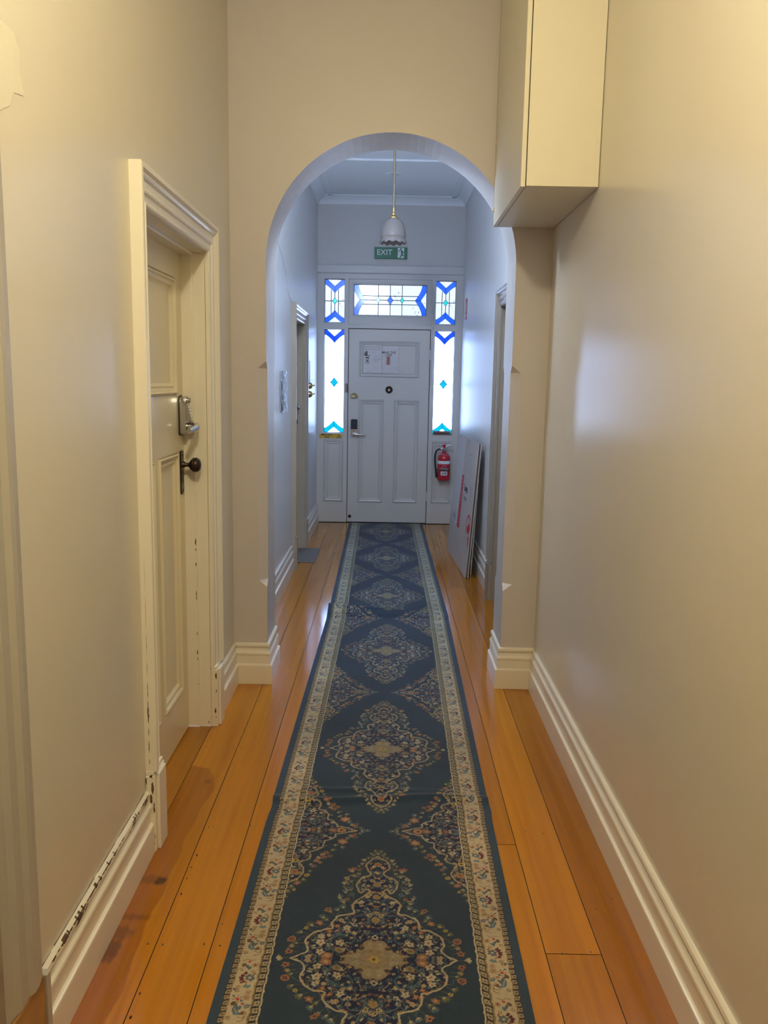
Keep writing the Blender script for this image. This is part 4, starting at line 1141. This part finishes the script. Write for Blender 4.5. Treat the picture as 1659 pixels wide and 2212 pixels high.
# ------------------------------------------------------------------ carpet runners
P_ = 1.283
HW = .273; EDGE = .395
TEAL = (.016, .030, .050); NAVY = (.008, .011, .040); BAND = (.026, .046, .075); IVORY = (.38, .305, .20); BEIGE = (.27, .205, .12); TAN = (.20, .135, .065)
ROSE = (.23, .095, .05); DRED = (.085, .010, .018); RED = (.34, .03, .025); SLATE = (.07, .095, .115); TEALL = (.035, .075, .095); OLIVE = (.085, .085, .045); BLK = (.014, .012, .014); GOLD = (.32, .22, .05); PALE = (.32, .28, .20)
class Canvas:
    """tiny raster painter working in millimetres"""
    def __init__(s, w, h, bg):
        s.w, s.h = w, h
        s.a = np.tile(np.array(bg, float), (h, w, 1)); s.X, s.Y = np.meshgrid(np.arange(w)+.5, np.arange(h)+.5)
    def win(s, x0, x1, y0, y1):
        a, b = max(0, int(x0)), min(s.w, int(x1)+2); c, d = max(0, int(y0)), min(s.h, int(y1)+2)
        return (slice(c, d), slice(a, b)) if a < b and c < d else None
    def ell(s, cx, cy, rx, ry, rot, col):
        m = max(rx, ry)+1; W_ = s.win(cx-m, cx+m, cy-m, cy+m)
        if W_ is None: return
        x, y = s.X[W_]-cx, s.Y[W_]-cy; c, d = math.cos(rot), math.sin(rot)
        k = ((x*c+y*d)/rx)**2 + ((-x*d+y*c)/ry)**2 <= 1
        s.a[W_][k] = col
    def poly(s, P, col):
        xs = [p[0] for p in P]; ys = [p[1] for p in P]; W_ = s.win(min(xs)-1, max(xs)+1, min(ys)-1, max(ys)+1)
        if W_ is None: return
        k = s.inside(P, W_); s.a[W_][k] = col
    def inside(s, P, W_):
        x, y = s.X[W_], s.Y[W_]; k = np.zeros(x.shape, bool); n = len(P)
        for i in range(n):
            (a, b), (c, d) = P[i], P[(i+1) % n]
            if b == d: continue
            k ^= ((b > y) != (d > y)) & (x < (c-a)*(y-b)/(d-b)+a)
        return k
    def stroke(s, P, w, col):
        for (a, b), (c, d) in zip(P, P[1:]):
            W_ = s.win(min(a, c)-w, max(a, c)+w, min(b, d)-w, max(b, d)+w)
            if W_ is None: continue
            x, y = s.X[W_], s.Y[W_]; L2 = (c-a)**2+(d-b)**2+1e-9
            t = np.clip(((x-a)*(c-a)+(y-b)*(d-b))/L2, 0, 1)
            k = (x-a-t*(c-a))**2+(y-b-t*(d-b))**2 <= (w/2)**2
            s.a[W_][k] = col
    def flower(s, cx, cy, r, c1, c2, n=5, rot=0):
        for i in range(n):
            t = rot+2*PI*i/n
            s.ell(cx+r*.55*math.cos(t), cy+r*.55*math.sin(t), r*.5, r*.36, t, c1)
        s.ell(cx, cy, r*.32, r*.32, 0, c2)
    def ring(s, cx, cy, r, c1, c2): s.ell(cx, cy, r, r, 0, c1); s.ell(cx, cy, r*.5, r*.5, 0, c2)
    def leaf(s, cx, cy, L, t, col):
        s.ell(cx+L/2*math.cos(t), cy+L/2*math.sin(t), L/2, L*.2, t, col)
    def bud(s, cx, cy, r, t, c1, c2):
        for k in (-.6, 0, .6): s.leaf(cx, cy, r*1.7, t+k, c1)
        s.ell(cx, cy, r*.5, r*.5, 0, c2)
def smoothp(P, n=6):
    out = []
    Q = [P[0]]+list(P)+[P[-1]]
    for i in range(1, len(Q)-2):
        p0, p1, p2, p3 = Q[i-1], Q[i], Q[i+1], Q[i+2]
        for k in range(n):
            t = k/n
            out.append(tuple(.5*((2*b)+(-a+c)*t+(2*a-5*b+4*c-d)*t*t+(-a+3*b-3*c+d)*t**3) for a, b, c, d in zip(p0, p1, p2, p3)))
    out.append(P[-1]); return out
def in_poly(p, P):
    x, y = p; k = False
    for i in range(len(P)):
        (a, b), (c, d) = P[i], P[(i+1) % len(P)]
        if (b > y) != (d > y) and x < (c-a)*(y-b)/(d-b)+a: k = not k
    return k
def fill_motifs(cv, body, rnd, spacing, cols, bounds, smin=5, smax=9):
    pts = []
    for _ in range(2600):
        p = (rnd.uniform(*bounds[:2]), rnd.uniform(*bounds[2:]))
        if in_poly(p, body) and all((p[0]-q[0])**2+(p[1]-q[1])**2 > spacing**2 for q in pts): pts.append(p)
    # thin vines first
    for p in pts:
        t = rnd.uniform(0, 2*PI); L = rnd.uniform(14, 26); b = rnd.uniform(-1.4, 1.4)
        Q = [(p[0]+L*u*math.cos(t+b*u), p[1]+L*u*math.sin(t+b*u)) for u in (0, .25, .5, .75, 1)]
        cv.stroke(Q, rnd.uniform(1.6, 2.4), rnd.choice([SLATE, TEALL, SLATE, OLIVE, BEIGE]))
    for p in pts:
        r = rnd.uniform(smin, smax); k = rnd.random()
        c = rnd.choice(cols)
        if k < .34: cv.flower(p[0], p[1], r, c, rnd.choice([ROSE, BLK, NAVY, GOLD]), rnd.choice((4, 5, 6)), rnd.uniform(0, 3))
        elif k < .5: cv.ring(p[0], p[1], r*.7, c, rnd.choice([NAVY, ROSE, BLK]))
        elif k < .8: cv.bud(p[0], p[1], r*.75, rnd.uniform(0, 2*PI), c, rnd.choice([ROSE, NAVY, OLIVE]))
        else:
            t = rnd.uniform(0, 6.28); cv.leaf(p[0], p[1], r*1.8, t, c); cv.leaf(p[0], p[1], r*1.8, t+1, rnd.choice([SLATE, TEALL, OLIVE]))
def paint_field():
    w, h = 273, 642
    cv = Canvas(w, h, TEAL); rnd = random.Random(21)
    # ---------------- medallion quarter, centre at (0,0)
    O = [(222, 0), (205, 10), (186, 24), (181, 40), (190, 62), (184, 88), (166, 108), (142, 120), (122, 124), (124, 146), (112, 170), (90, 184), (66, 190), (64, 200), (70, 222), (64, 245), (48, 262), (34, 276), (22, 292), (26, 306), (38, 300), (42, 288), (50, 292), (58, 310), (62, 330), (56, 352), (42, 366), (26, 376), (20, 390), (28, 404), (36, 420), (36, 440), (26, 458), (12, 472), (0, 486)]
    outl = smoothp(O, 5); body = outl+[(0, 0)]
    # flowers and sprigs outside the outline
    fl = [(246, 0, 9, 'b', PALE), (232, 26, 11, 'f', ROSE), (226, 48, 8, 'f', TAN), (228, 76, 12, 'r', ROSE), (214, 60, 6, 'b', OLIVE), (206, 104, 8, 'b', OLIVE), (196, 122, 7, 'f', GOLD), (180, 136, 10, 'b', OLIVE), (158, 148, 11, 'f', ROSE), (140, 160, 7, 'b', OLIVE), (150, 172, 9, 'b', SLATE), (132, 196, 8, 'b', OLIVE), (140, 206, 10, 'f', ROSE), (112, 204, 8, 'b', SLATE), (96, 216, 9, 'b', SLATE), (98, 240, 10, 'b', SLATE), (86, 258, 7, 'f', ROSE), (108, 262, 8, 'b', SLATE), (74, 280, 8, 'r', SLATE), (92, 290, 9, 'b', SLATE), (82, 312, 8, 'r', SLATE), (100, 330, 8, 'b', BEIGE), (80, 344, 7, 'b', SLATE), (94, 360, 9, 'f', BEIGE), (72, 372, 9, 'b', OLIVE), (58, 388, 6, 'f', BEIGE), (78, 400, 13, 'b', ROSE), (56, 410, 7, 'f', ROSE), (50, 440, 6, 'b', BEIGE), (60, 430, 5, 'f', TAN), (44, 458, 8, 'b', BEIGE), (30, 474, 7, 'b', OLIVE), (16, 490, 7, 'b', OLIVE), (0, 500, 10, 'b', OLIVE), (10, 516, 6, 'b', OLIVE), (22, 500, 6, 'b', OLIVE)]
    for x, y, r, k, c in fl:
        ang = math.atan2(y+30, x+1e-3)
        cv.stroke([(x*.9, y*.93), (x, y)], 2, OLIVE)
        for da in (-1.1, 1.1): cv.leaf(x, y, r*1.3, ang+da, SLATE if rnd.random() < .5 else OLIVE)
        if k == 'b': cv.bud(x, y, r, ang, c, BEIGE)
        elif k == 'f': cv.flower(x, y, r, c, BLK if rnd.random() < .5 else BEIGE, 5, ang)
        else: cv.ring(x, y, r, c, NAVY); cv.ell(x, y, r*.25, r*.25, 0, c)
    # trailing curl alongside the upper part
    for C_ in ([(60, 372), (84, 376), (98, 352), (86, 330)], [(104, 318), (88, 300), (74, 306)], [(112, 280), (110, 258), (92, 250)]): cv.stroke(smoothp(C_, 6), 3, BEIGE)
    cv.poly(body, NAVY)
    cv.stroke(outl, 10, (.012, .018, .042))
    fill_motifs(cv, body, rnd, 13, [BEIGE, BEIGE, PALE, SLATE, SLATE, TAN, ROSE, BEIGE, TEALL], (0, 230, 0, 490))
    # inner teal scroll
    cv.stroke(smoothp([(130, 0), (112, 30), (124, 60), (104, 92), (70, 104), (54, 84), (66, 60)], 6), 5, TEALL)
    cv.stroke(smoothp([(40, 140), (62, 150), (60, 176), (34, 186)], 6), 4, SLATE)
    cv.stroke(smoothp([(0, 180), (28, 196), (34, 222), (18, 244)], 6), 3.5, SLATE)
    cv.stroke(smoothp([(0, 345), (18, 350), (28, 372), (14, 392)], 6), 3, SLATE)
    for x, y, r in ((148, 66, 14), (150, 92, 10), (96, 62, 12), (82, 128, 11), (98, 158, 9), (148, 28, 12), (176, 8, 9)): cv.flower(x, y, r, PALE if r > 9 else BEIGE, ROSE, 5, x)
    cv.ell(128, 12, 15, 13, 0, ROSE); cv.ell(128, 12, 7, 6, 0, BEIGE); cv.ell(96, 34, 12, 11, .4, TAN); cv.ell(96, 34, 5, 5, 0, OLIVE)
    for y in (160, 268, 330): cv.flower(0, y, 13, TAN, ROSE, 6, .3); cv.flower(16, y+20, 8, BEIGE, BLK)
    cv.poly([(0, 412), (20, 420), (22, 440), (0, 466)], NAVY); cv.flower(0, 438, 14, TAN, RED, 6, .5); cv.flower(14, 424, 7, PALE, ROSE)
    # centre star
    star = smoothp([(0, 70), (12, 74), (27, 68), (33, 54), (26, 42), (36, 34), (46, 38), (54, 24), (92, 12), (74, 5), (78, 0)], 5)+[(0, 0)]
    cv.poly(star, (.21, .16, .10)); cv.stroke(star[:-1], 3, TAN)
    cv.ell(15, 52, 11, 12, 0, (.25, .20, .125)); cv.stroke(smoothp([(4, 58), (14, 48), (24, 58), (16, 66)], 6), 2.4, (.15, .125, .09)); cv.ell(52, 13, 14, 7, -.2, (.25, .21, .14)); cv.stroke(smoothp([(36, 8), (50, 16), (62, 8), (50, 4)], 6), 2.4, (.14, .13, .11)); cv.ell(34, 22, 7, 6, 0, (.17, .14, .10)); cv.ell(10, 30, 6, 6, 0, (.16, .13, .09)); cv.poly([(0, 100), (12, 88), (0, 76)], PALE); cv.poly([(0, 94), (6, 88), (0, 82)], NAVY)
    cv.stroke([(0, 36), (14, 26), (30, 30)], 2.5, (.20, .12, .04)); cv.stroke([(0, 20), (20, 10), (40, 0)], 2.5, (.20, .12, .04)); cv.flower(0, 0, 15, GOLD, (.09, .05, .03), 6); cv.stroke([(4, 40), (4, 70)], 2, TAN)
    # pale outline drawn last
    cv.stroke(outl, 5.5, BEIGE); cv.stroke(outl[:70], 3, PALE)
    # ---------------- side half medallion at the corner (273,642)
    S = [(196, 0), (182, 7), (160, 16), (146, 22), (128, 26), (124, 44), (110, 62), (92, 70), (90, 84), (88, 104), (76, 124), (58, 136), (48, 140), (52, 152), (56, 168), (46, 184), (30, 190), (22, 200), (30, 216), (40, 236), (40, 258), (28, 284), (12, 300), (0, 312)]
    T_ = lambda p: (273-p[0], 642-p[1])
    outs = [T_(p) for p in smoothp(S, 5)]; bodys = outs+[(273, 642)]
    for x, y, r, k, c in [(212, 6, 8, 'b', SLATE), (228, 0, 9, 'b', SLATE), (206, 18, 7, 'b', SLATE), (192, 26, 8, 'f', ROSE), (176, 34, 10, 'b', ROSE), (196, 44, 7, 'r', SLATE), (166, 50, 8, 'b', SLATE), (152, 72, 18, 'f', ROSE), (152, 72, 10, 'f', BEIGE), (150, 104, 9, 'b', SLATE), (128, 92, 8, 'b', SLATE), (122, 120, 9, 'b', OLIVE), (104, 142, 10, 'f', ROSE), (92, 152, 9, 'f', TAN), (118, 158, 8, 'f', ROSE), (100, 168, 9, 'f', ROSE), (82, 172, 8, 'f', BEIGE), (74, 190, 10, 'f', ROSE), (88, 198, 7, 'f', ROSE), (60, 208, 8, 'b', SLATE), (70, 222, 8, 'f', ROSE), (62, 244, 7, 'b', OLIVE), (54, 268, 9, 'f', GOLD), (44, 290, 9, 'b', OLIVE), (28, 308, 11, 'f', ROSE), (12, 326, 10, 'b', OLIVE), (6, 350, 9, 'b', OLIVE), (24, 338, 6, 'b', GOLD), (2, 376, 7, 'b', OLIVE)]:
        X_, Y_ = T_((x, y)); ang = math.atan2(-(y+10), -x)
        for da in (-1.1, 1.1): cv.leaf(X_, Y_, r*1.3, ang+da, SLATE if rnd.random() < .5 else OLIVE)
        if k == 'b': cv.bud(X_, Y_, r, ang, c, BEIGE)
        elif k == 'f': cv.flower(X_, Y_, r, c, BLK if rnd.random() < .4 else BEIGE, 6, ang)
        else: cv.ring(X_, Y_, r, c, NAVY)
    cv.poly(bodys, NAVY); cv.stroke(outs, 9, (.012, .018, .042))
    fill_motifs(cv, bodys, rnd, 12, [BEIGE, SLATE, SLATE, TAN, PALE, ROSE, TEALL, OLIVE], (70, 273, 330, 642), 5, 9)
    cv.stroke([T_(p) for p in smoothp([(120, 0), (112, 22), (88, 34), (64, 28)], 6)], 4, TEALL)
    cv.stroke([T_(p) for p in smoothp([(30, 60), (52, 74), (70, 66), (84, 50)], 6)], 3.5, SLATE)
    cv.flower(*T_((142, 0)), 17, (.30, .15, .075), BLK, 7); cv.flower(*T_((112, 0)), 13, ROSE, BEIGE, 6); cv.flower(*T_((14, 252)), 17, TAN, RED, 6); cv.flower(*T_((8, 190)), 12, GOLD, NAVY, 6); cv.flower(*T_((30, 130)), 11, PALE, BLK, 6)
    cv.stroke(outs, 5, BEIGE); cv.stroke(outs[:45], 2.6, PALE)
    return cv.a
def paint_border():
    """one repeat of the ivory floral band: s along (235 mm), t across (55 mm, 0 = inner side)"""
    cv = Canvas(55, 235, IVORY); rnd = random.Random(8)
    def wrap(fn):
        for d in (-235, 0, 235): fn(d)
    def draw(d):
        # blue S leaf
        for t, s, L, a, c in ((34, 40+d, 22, 2.2, SLATE), (30, 46+d, 24, 1.2, SLATE), (38, 36+d, 20, 1.5, SLATE), (26, 30+d, 18, 2.8, SLATE)): cv.leaf(t, s, L, a, c)
        cv.ell(32, 36+d, 9, 6, .6, (.06, .12, .18)); cv.stroke([(38, 52+d), (34, 42+d), (30, 34+d)], 2, IVORY)
        cv.stroke(smoothp([(24, 24+d), (12, 20+d), (6, 34+d), (14, 44+d), (20, 38+d)], 6), 2.6, TAN); cv.ell(16, 36+d, 5, 5, 0, (.12, .05, .02)); cv.stroke(smoothp([(6, 30+d), (8, 14+d), (22, 8+d)], 6), 2.4, (.16, .10, .05))
        cv.flower(8, 58+d, 8, (.05, .09, .16), BEIGE, 5); cv.ell(20, 66+d, 6, 4, .4, ROSE)
        # red flower with dark bud
        cv.ell(36, 82+d, 5, 5, 0, RED)
        for k in range(7): cv.leaf(36+7*math.cos(k*.9), 82+d+7*math.sin(k*.9), 7, k*.9, (.10, .06, .04))
        cv.ell(44, 68+d, 6, 8, .5, (.09, .05, .02)); cv.ell(26, 76+d, 4, 4, 0, (.06, .10, .12)); cv.flower(14, 88+d, 11, (.28, .18, .10), TAN, 6); cv.flower(12, 106+d, 9, (.30, .20, .12), TAN, 6); cv.ell(46, 94+d, 3, 3, 0, (.06, .10, .16))
        # little rings and pale blue leaf
        for t, s in ((42, 112), (40, 124), (46, 20)): cv.ring(t, s+d, 6.5, TAN, IVORY); cv.ell(t, s+d, 1.8, 1.8, 0, TAN)
        cv.leaf(8, 128+d, 22, -.2, (.11, .155, .17)); cv.leaf(14, 120+d, 18, .9, (.11, .155, .17)); cv.leaf(12, 134+d, 16, -1.1, (.11, .155, .17)); cv.ell(49, 116+d, 4, 4, 0, (.05, .05, .12))
        # blue rosette with dark red petals
        cv.flower(18, 158+d, 13, SLATE, (.05, .10, .16), 6, .3); cv.ell(18, 158+d, 4.5, 4.5, 0, PALE)
        for k in range(5): cv.ell(34+6*math.sin(k*.9), 142+d+k*8, 6.5, 4.2, -.5+k*.35, DRED)
        cv.ell(26, 140+d, 5, 3, .4, ROSE); cv.ell(8, 172+d, 5, 3, 1, ROSE)
        for t, s in ((46, 188), (14, 180)): cv.ring(t, s+d, 5.5, TAN, IVORY)
        cv.leaf(24, 190+d, 20, 1.0, SLATE); cv.leaf(28, 186+d, 16, 2.2, (.06, .10, .15)); cv.flower(10, 206+d, 9, (.30, .17, .10), DRED, 5); cv.ell(40, 206+d, 5, 7, .3, (.10, .06, .03)); cv.ell(28, 216+d, 4, 4, 0, RED); cv.stroke(smoothp([(46, 222+d), (34, 226+d), (22, 222+d), (12, 228+d)], 5), 2.4, TAN)
    wrap(draw)
    return cv.a
FIELD = paint_field(); BORD = paint_border()

def weave_colour(x, y, ycen, seed, blue=None):
    """x: signed distance from the rug's centre line, y: along; both arrays (metres)"""
    x = x + .0011*np.sin(y*173+seed) + .0009*np.sin(y*61+1.3*seed)
    y = y + .0013*np.sin(x*197+seed) + .001*np.sin(x*71)
    ax = np.abs(x)
    col = np.empty(x.shape+(3,)); col[:] = BAND
    yy = np.abs((y-ycen+P_/2) % P_ - P_/2)
    fi = FIELD[np.clip((yy*1000).astype(int), 0, 641), np.clip((ax*1000).astype(int), 0, 272)]
    m = ax < HW; col[m] = fi[m]
    b = ax-HW
    col[(b >= 0) & (b < .0045)] = IVORY
    m = (b >= .0045) & (b < .0225)
    s = (y/.024) % 1; t = (b-.0045)/.018
    sl = (s + t*.25) % 1
    gcol = np.where(((sl < .28) | (t < .14) | (t > .88))[..., None], np.array(BLK), np.array((.30, .235, .14)))
    gcol = np.where(((np.abs(sl-.64) < .12) & (np.abs(t-.5) < .18))[..., None], np.array((.05, .06, .07)), gcol)
    col[m] = gcol[m]
    col[(b >= .0225) & (b < .027)] = TAN
    m = (b >= .027) & (b < .082)
    sgn = np.where(x > 0, y, y+.11)
    bi = BORD[((sgn*1000) % 235).astype(int).clip(0, 234), np.clip(((b-.027)*1000).astype(int), 0, 54)]
    col[m] = bi[m]
    col[(b >= .082) & (b < .0845)] = (.16, .09, .05)
    m = (b >= .0845) & (b < .098)
    s = (y/.019) % 1; t = (b-.0845)/.0135
    ocol = np.where(((s < .30) | (t > .85))[..., None], np.array((.03, .02, .02)), np.array((.27, .21, .125)))
    ocol = np.where(((np.abs(s-.65) < .12) & (np.abs(t-.45) < .22))[..., None], np.array((.08, .05, .03)), ocol)
    col[m] = ocol[m]
    # wear
    wv = .5+.25*np.sin(y*5.1+x*3+seed)+.25*np.sin(y*11.7-x*9)
    col *= (.90+.16*wv)[..., None]
    # cool window light tinted into the wool colour toward the front door
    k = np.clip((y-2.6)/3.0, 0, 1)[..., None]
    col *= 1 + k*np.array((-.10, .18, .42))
    return col

def runner(name, xs, ys, centre, zfun, yend, ycen, seed, label):
    """xs: across offsets; ys: base positions along; yend(x) shears the far edge"""
    nx, ny = len(xs), len(ys)
    XX, YY = np.meshgrid(xs, ys)
    Yw = YY + yend(XX, YY)
    Xw = XX + centre(Yw) + 0*XX
    Z = zfun(XX, Yw)
    # edge ring: duplicate outer rows/cols at floor level
    def pad(A): return np.pad(A, 1, mode='edge')
    Xp, Yp, Zp = pad(Xw), pad(Yw), pad(Z)
    Zl = zfun(XX, Yw) - .0055
    base_ = pad(Zl)
    for sl in ((0, slice(None)), (-1, slice(None)), (slice(None), 0), (slice(None), -1)): Zp[sl] = base_[sl]
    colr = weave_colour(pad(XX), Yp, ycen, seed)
    h, w = Xp.shape
    for sl in ((0, slice(None)), (-1, slice(None))): colr[sl] = np.array(BAND)*.5
    co = np.stack([Xp, Yp, Zp], -1).reshape(-1, 3).astype(np.float32)
    idx = np.arange(h*w).reshape(h, w)
    q = np.stack([idx[:-1, :-1], idx[:-1, 1:], idx[1:, 1:], idx[1:, :-1]], -1).reshape(-1, 4).astype(np.int32)
    me = bpy.data.meshes.new(name)
    me.vertices.add(len(co)); me.vertices.foreach_set('co', co.ravel())
    me.loops.add(q.size); me.loops.foreach_set('vertex_index', q.ravel())
    me.polygons.add(len(q)); me.polygons.foreach_set('loop_start', np.arange(0, q.size, 4, dtype=np.int32)); me.polygons.foreach_set('loop_total', np.full(len(q), 4, np.int32))
    me.update(calc_edges=True)
    at = me.attributes.new('weave', 'FLOAT_COLOR', 'POINT')
    c4 = np.ones((h*w, 4), np.float32); c4[:, :3] = colr.reshape(-1, 3); at.data.foreach_set('color', c4.ravel())
    o = link(name, me, M['rug'])
    return tag(o, label, 'rug', 'patterned hall runners')
# far runner
xs = np.linspace(-EDGE, EDGE, 290)
ys = np.arange(5.285, 8.866, .0045)
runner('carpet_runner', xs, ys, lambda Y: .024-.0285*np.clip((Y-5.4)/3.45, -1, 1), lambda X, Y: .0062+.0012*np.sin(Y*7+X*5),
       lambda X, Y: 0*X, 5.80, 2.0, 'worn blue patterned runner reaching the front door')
# near runner, lapped over the far one, with a wrinkle and a lifted far left corner
xs = np.linspace(-EDGE, EDGE, 396)
ys = np.concatenate([np.arange(.2, 1.6, .008), np.arange(1.6, 3.4, .002), np.arange(3.4, 4.6, .003), np.arange(4.6, 5.352, .0035)])
def near_z(X, Y):
    z = .0064 + .0010*np.sin(Y*9+X*6)
    r = .012*np.exp(-((Y-2.865-.02*np.sin(X*7))/.022)**2)                       # wrinkle
    r2 = .006*np.exp(-((Y-2.93)/.018)**2)*np.clip(1.1-np.abs(X+.05)*3, 0, 1)
    over = .0068*np.clip((Y-5.22)/.06, 0, 1)                                       # lies on the far runner
    lift = np.clip((Y-5.17)/.20, 0, 1)**1.6*.046*np.clip((.36-X)/.72, 0, 1)**1.1
    return z + r + r2 + over + lift
def near_c(Y): return -.012+.0100*(Y-1.8) + .004*np.exp(-((Y-2.8)/.05)**2)
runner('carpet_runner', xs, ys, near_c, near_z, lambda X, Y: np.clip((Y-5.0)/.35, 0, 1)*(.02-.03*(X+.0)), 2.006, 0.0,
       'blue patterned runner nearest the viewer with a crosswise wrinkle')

# ------------------------------------------------------------------ light
wd = bpy.data.worlds.new('daylight'); bpy.context.scene.world = wd; wd.use_nodes = True
nt = wd.node_tree; nt.nodes.clear()
wo = nt.nodes.new('ShaderNodeOutputWorld'); bg = nt.nodes.new('ShaderNodeBackground'); nt.links.new(bg.outputs[0], wo.inputs[0])
tc = nt.nodes.new('ShaderNodeTexCoord'); sx = nt.nodes.new('ShaderNodeSeparateXYZ'); nt.links.new(tc.outputs['Generated'], sx.inputs[0])
mr = nt.nodes.new('ShaderNodeMapRange'); mr.inputs['From Min'].default_value = -.5; mr.inputs['From Max'].default_value = .6; nt.links.new(sx.outputs['Z'], mr.inputs['Value'])
r = ramp(nt, mr.outputs[0], [(0, (.60, .72, .95, 1)), (.40, (.52, .66, 1.0, 1)), (.50, (.42, .60, 1.06, 1)), (1, (.40, .60, 1.10, 1))])
nt.links.new(r.outputs[0], bg.inputs[0]); bg.inputs[1].default_value = SKY
def portal(x0, x1, z0, z1):
    L = bpy.data.lights.new('window_portal', 'AREA'); L.shape = 'RECTANGLE'; L.size = x1-x0; L.size_y = z1-z0; L.cycles.is_portal = True
    o = bpy.data.objects.new('window_portal', L); C.objects.link(o); o.location = ((x0+x1)/2, YB+.13, (z0+z1)/2); o.rotation_euler = (PI/2, 0, PI)
    o.rotation_euler = Vector((0, -1, 0)).to_track_quat('-Z', 'Z').to_euler()
for a in ((-.69, -.46, .96, 2.06), (.46, .69, .96, 2.06), (-.69, -.46, 2.11, 2.57), (.46, .69, 2.11, 2.57), (-.39, .39, 2.18, 2.52)): portal(*a)
def lamp(name, loc, power, col, r):
    L = bpy.data.lights.new(name, 'POINT'); L.energy = power; L.color = col; L.shadow_soft_size = r
    o = bpy.data.objects.new(name, L); C.objects.link(o); o.location = loc; return o
lamp('hall_lamp', (-.12, 1.0, 2.98), 88, (1.0, .885, .58), .07)
lamp('far_hall_fill', (-.30, 4.60, 2.84), 56, (.68, .81, 1.0), .10)  # added fill, unseen above the arch, brightens the far hall

# ------------------------------------------------------------------ camera
f_px, pitch, roll, yaw = 1800.0, .156904, -.018291, -.002792
cy_, sy_ = math.cos(yaw), math.sin(yaw)
fwd = Vector((sy_*math.cos(pitch), cy_*math.cos(pitch), -math.sin(pitch))); rt = Vector((cy_, -sy_, 0)); dn = fwd.cross(rt)
cr, sr = math.cos(roll), math.sin(roll)
r_ = cr*rt + sr*dn; d_ = -sr*rt + cr*dn; u_ = -d_; b_ = -fwd
cam = bpy.data.cameras.new('camera'); cam.sensor_fit = 'HORIZONTAL'; cam.sensor_width = 36; cam.lens = 36*f_px/1659; cam.clip_start = .05
co_ = bpy.data.objects.new('camera', cam); C.objects.link(co_)
co_.matrix_world = Matrix(((r_.x, u_.x, b_.x, 0), (r_.y, u_.y, b_.y, 0), (r_.z, u_.z, b_.z, 1.53), (0, 0, 0, 1)))
sc_ = bpy.context.scene; sc_.camera = co_
sc_.view_settings.view_transform = 'Standard'; sc_.view_settings.look = 'None'; sc_.view_settings.exposure = 0; sc_.view_settings.gamma = 1
sc_.cycles.max_bounces = 10; sc_.cycles.diffuse_bounces = 6; sc_.cycles.glossy_bounces = 5; sc_.cycles.transparent_max_bounces = 12
sc_.cycles.use_denoising = True; sc_.cycles.sample_clamp_indirect = 8
sc_.cycles.caustics_reflective = False; sc_.cycles.caustics_refractive = False
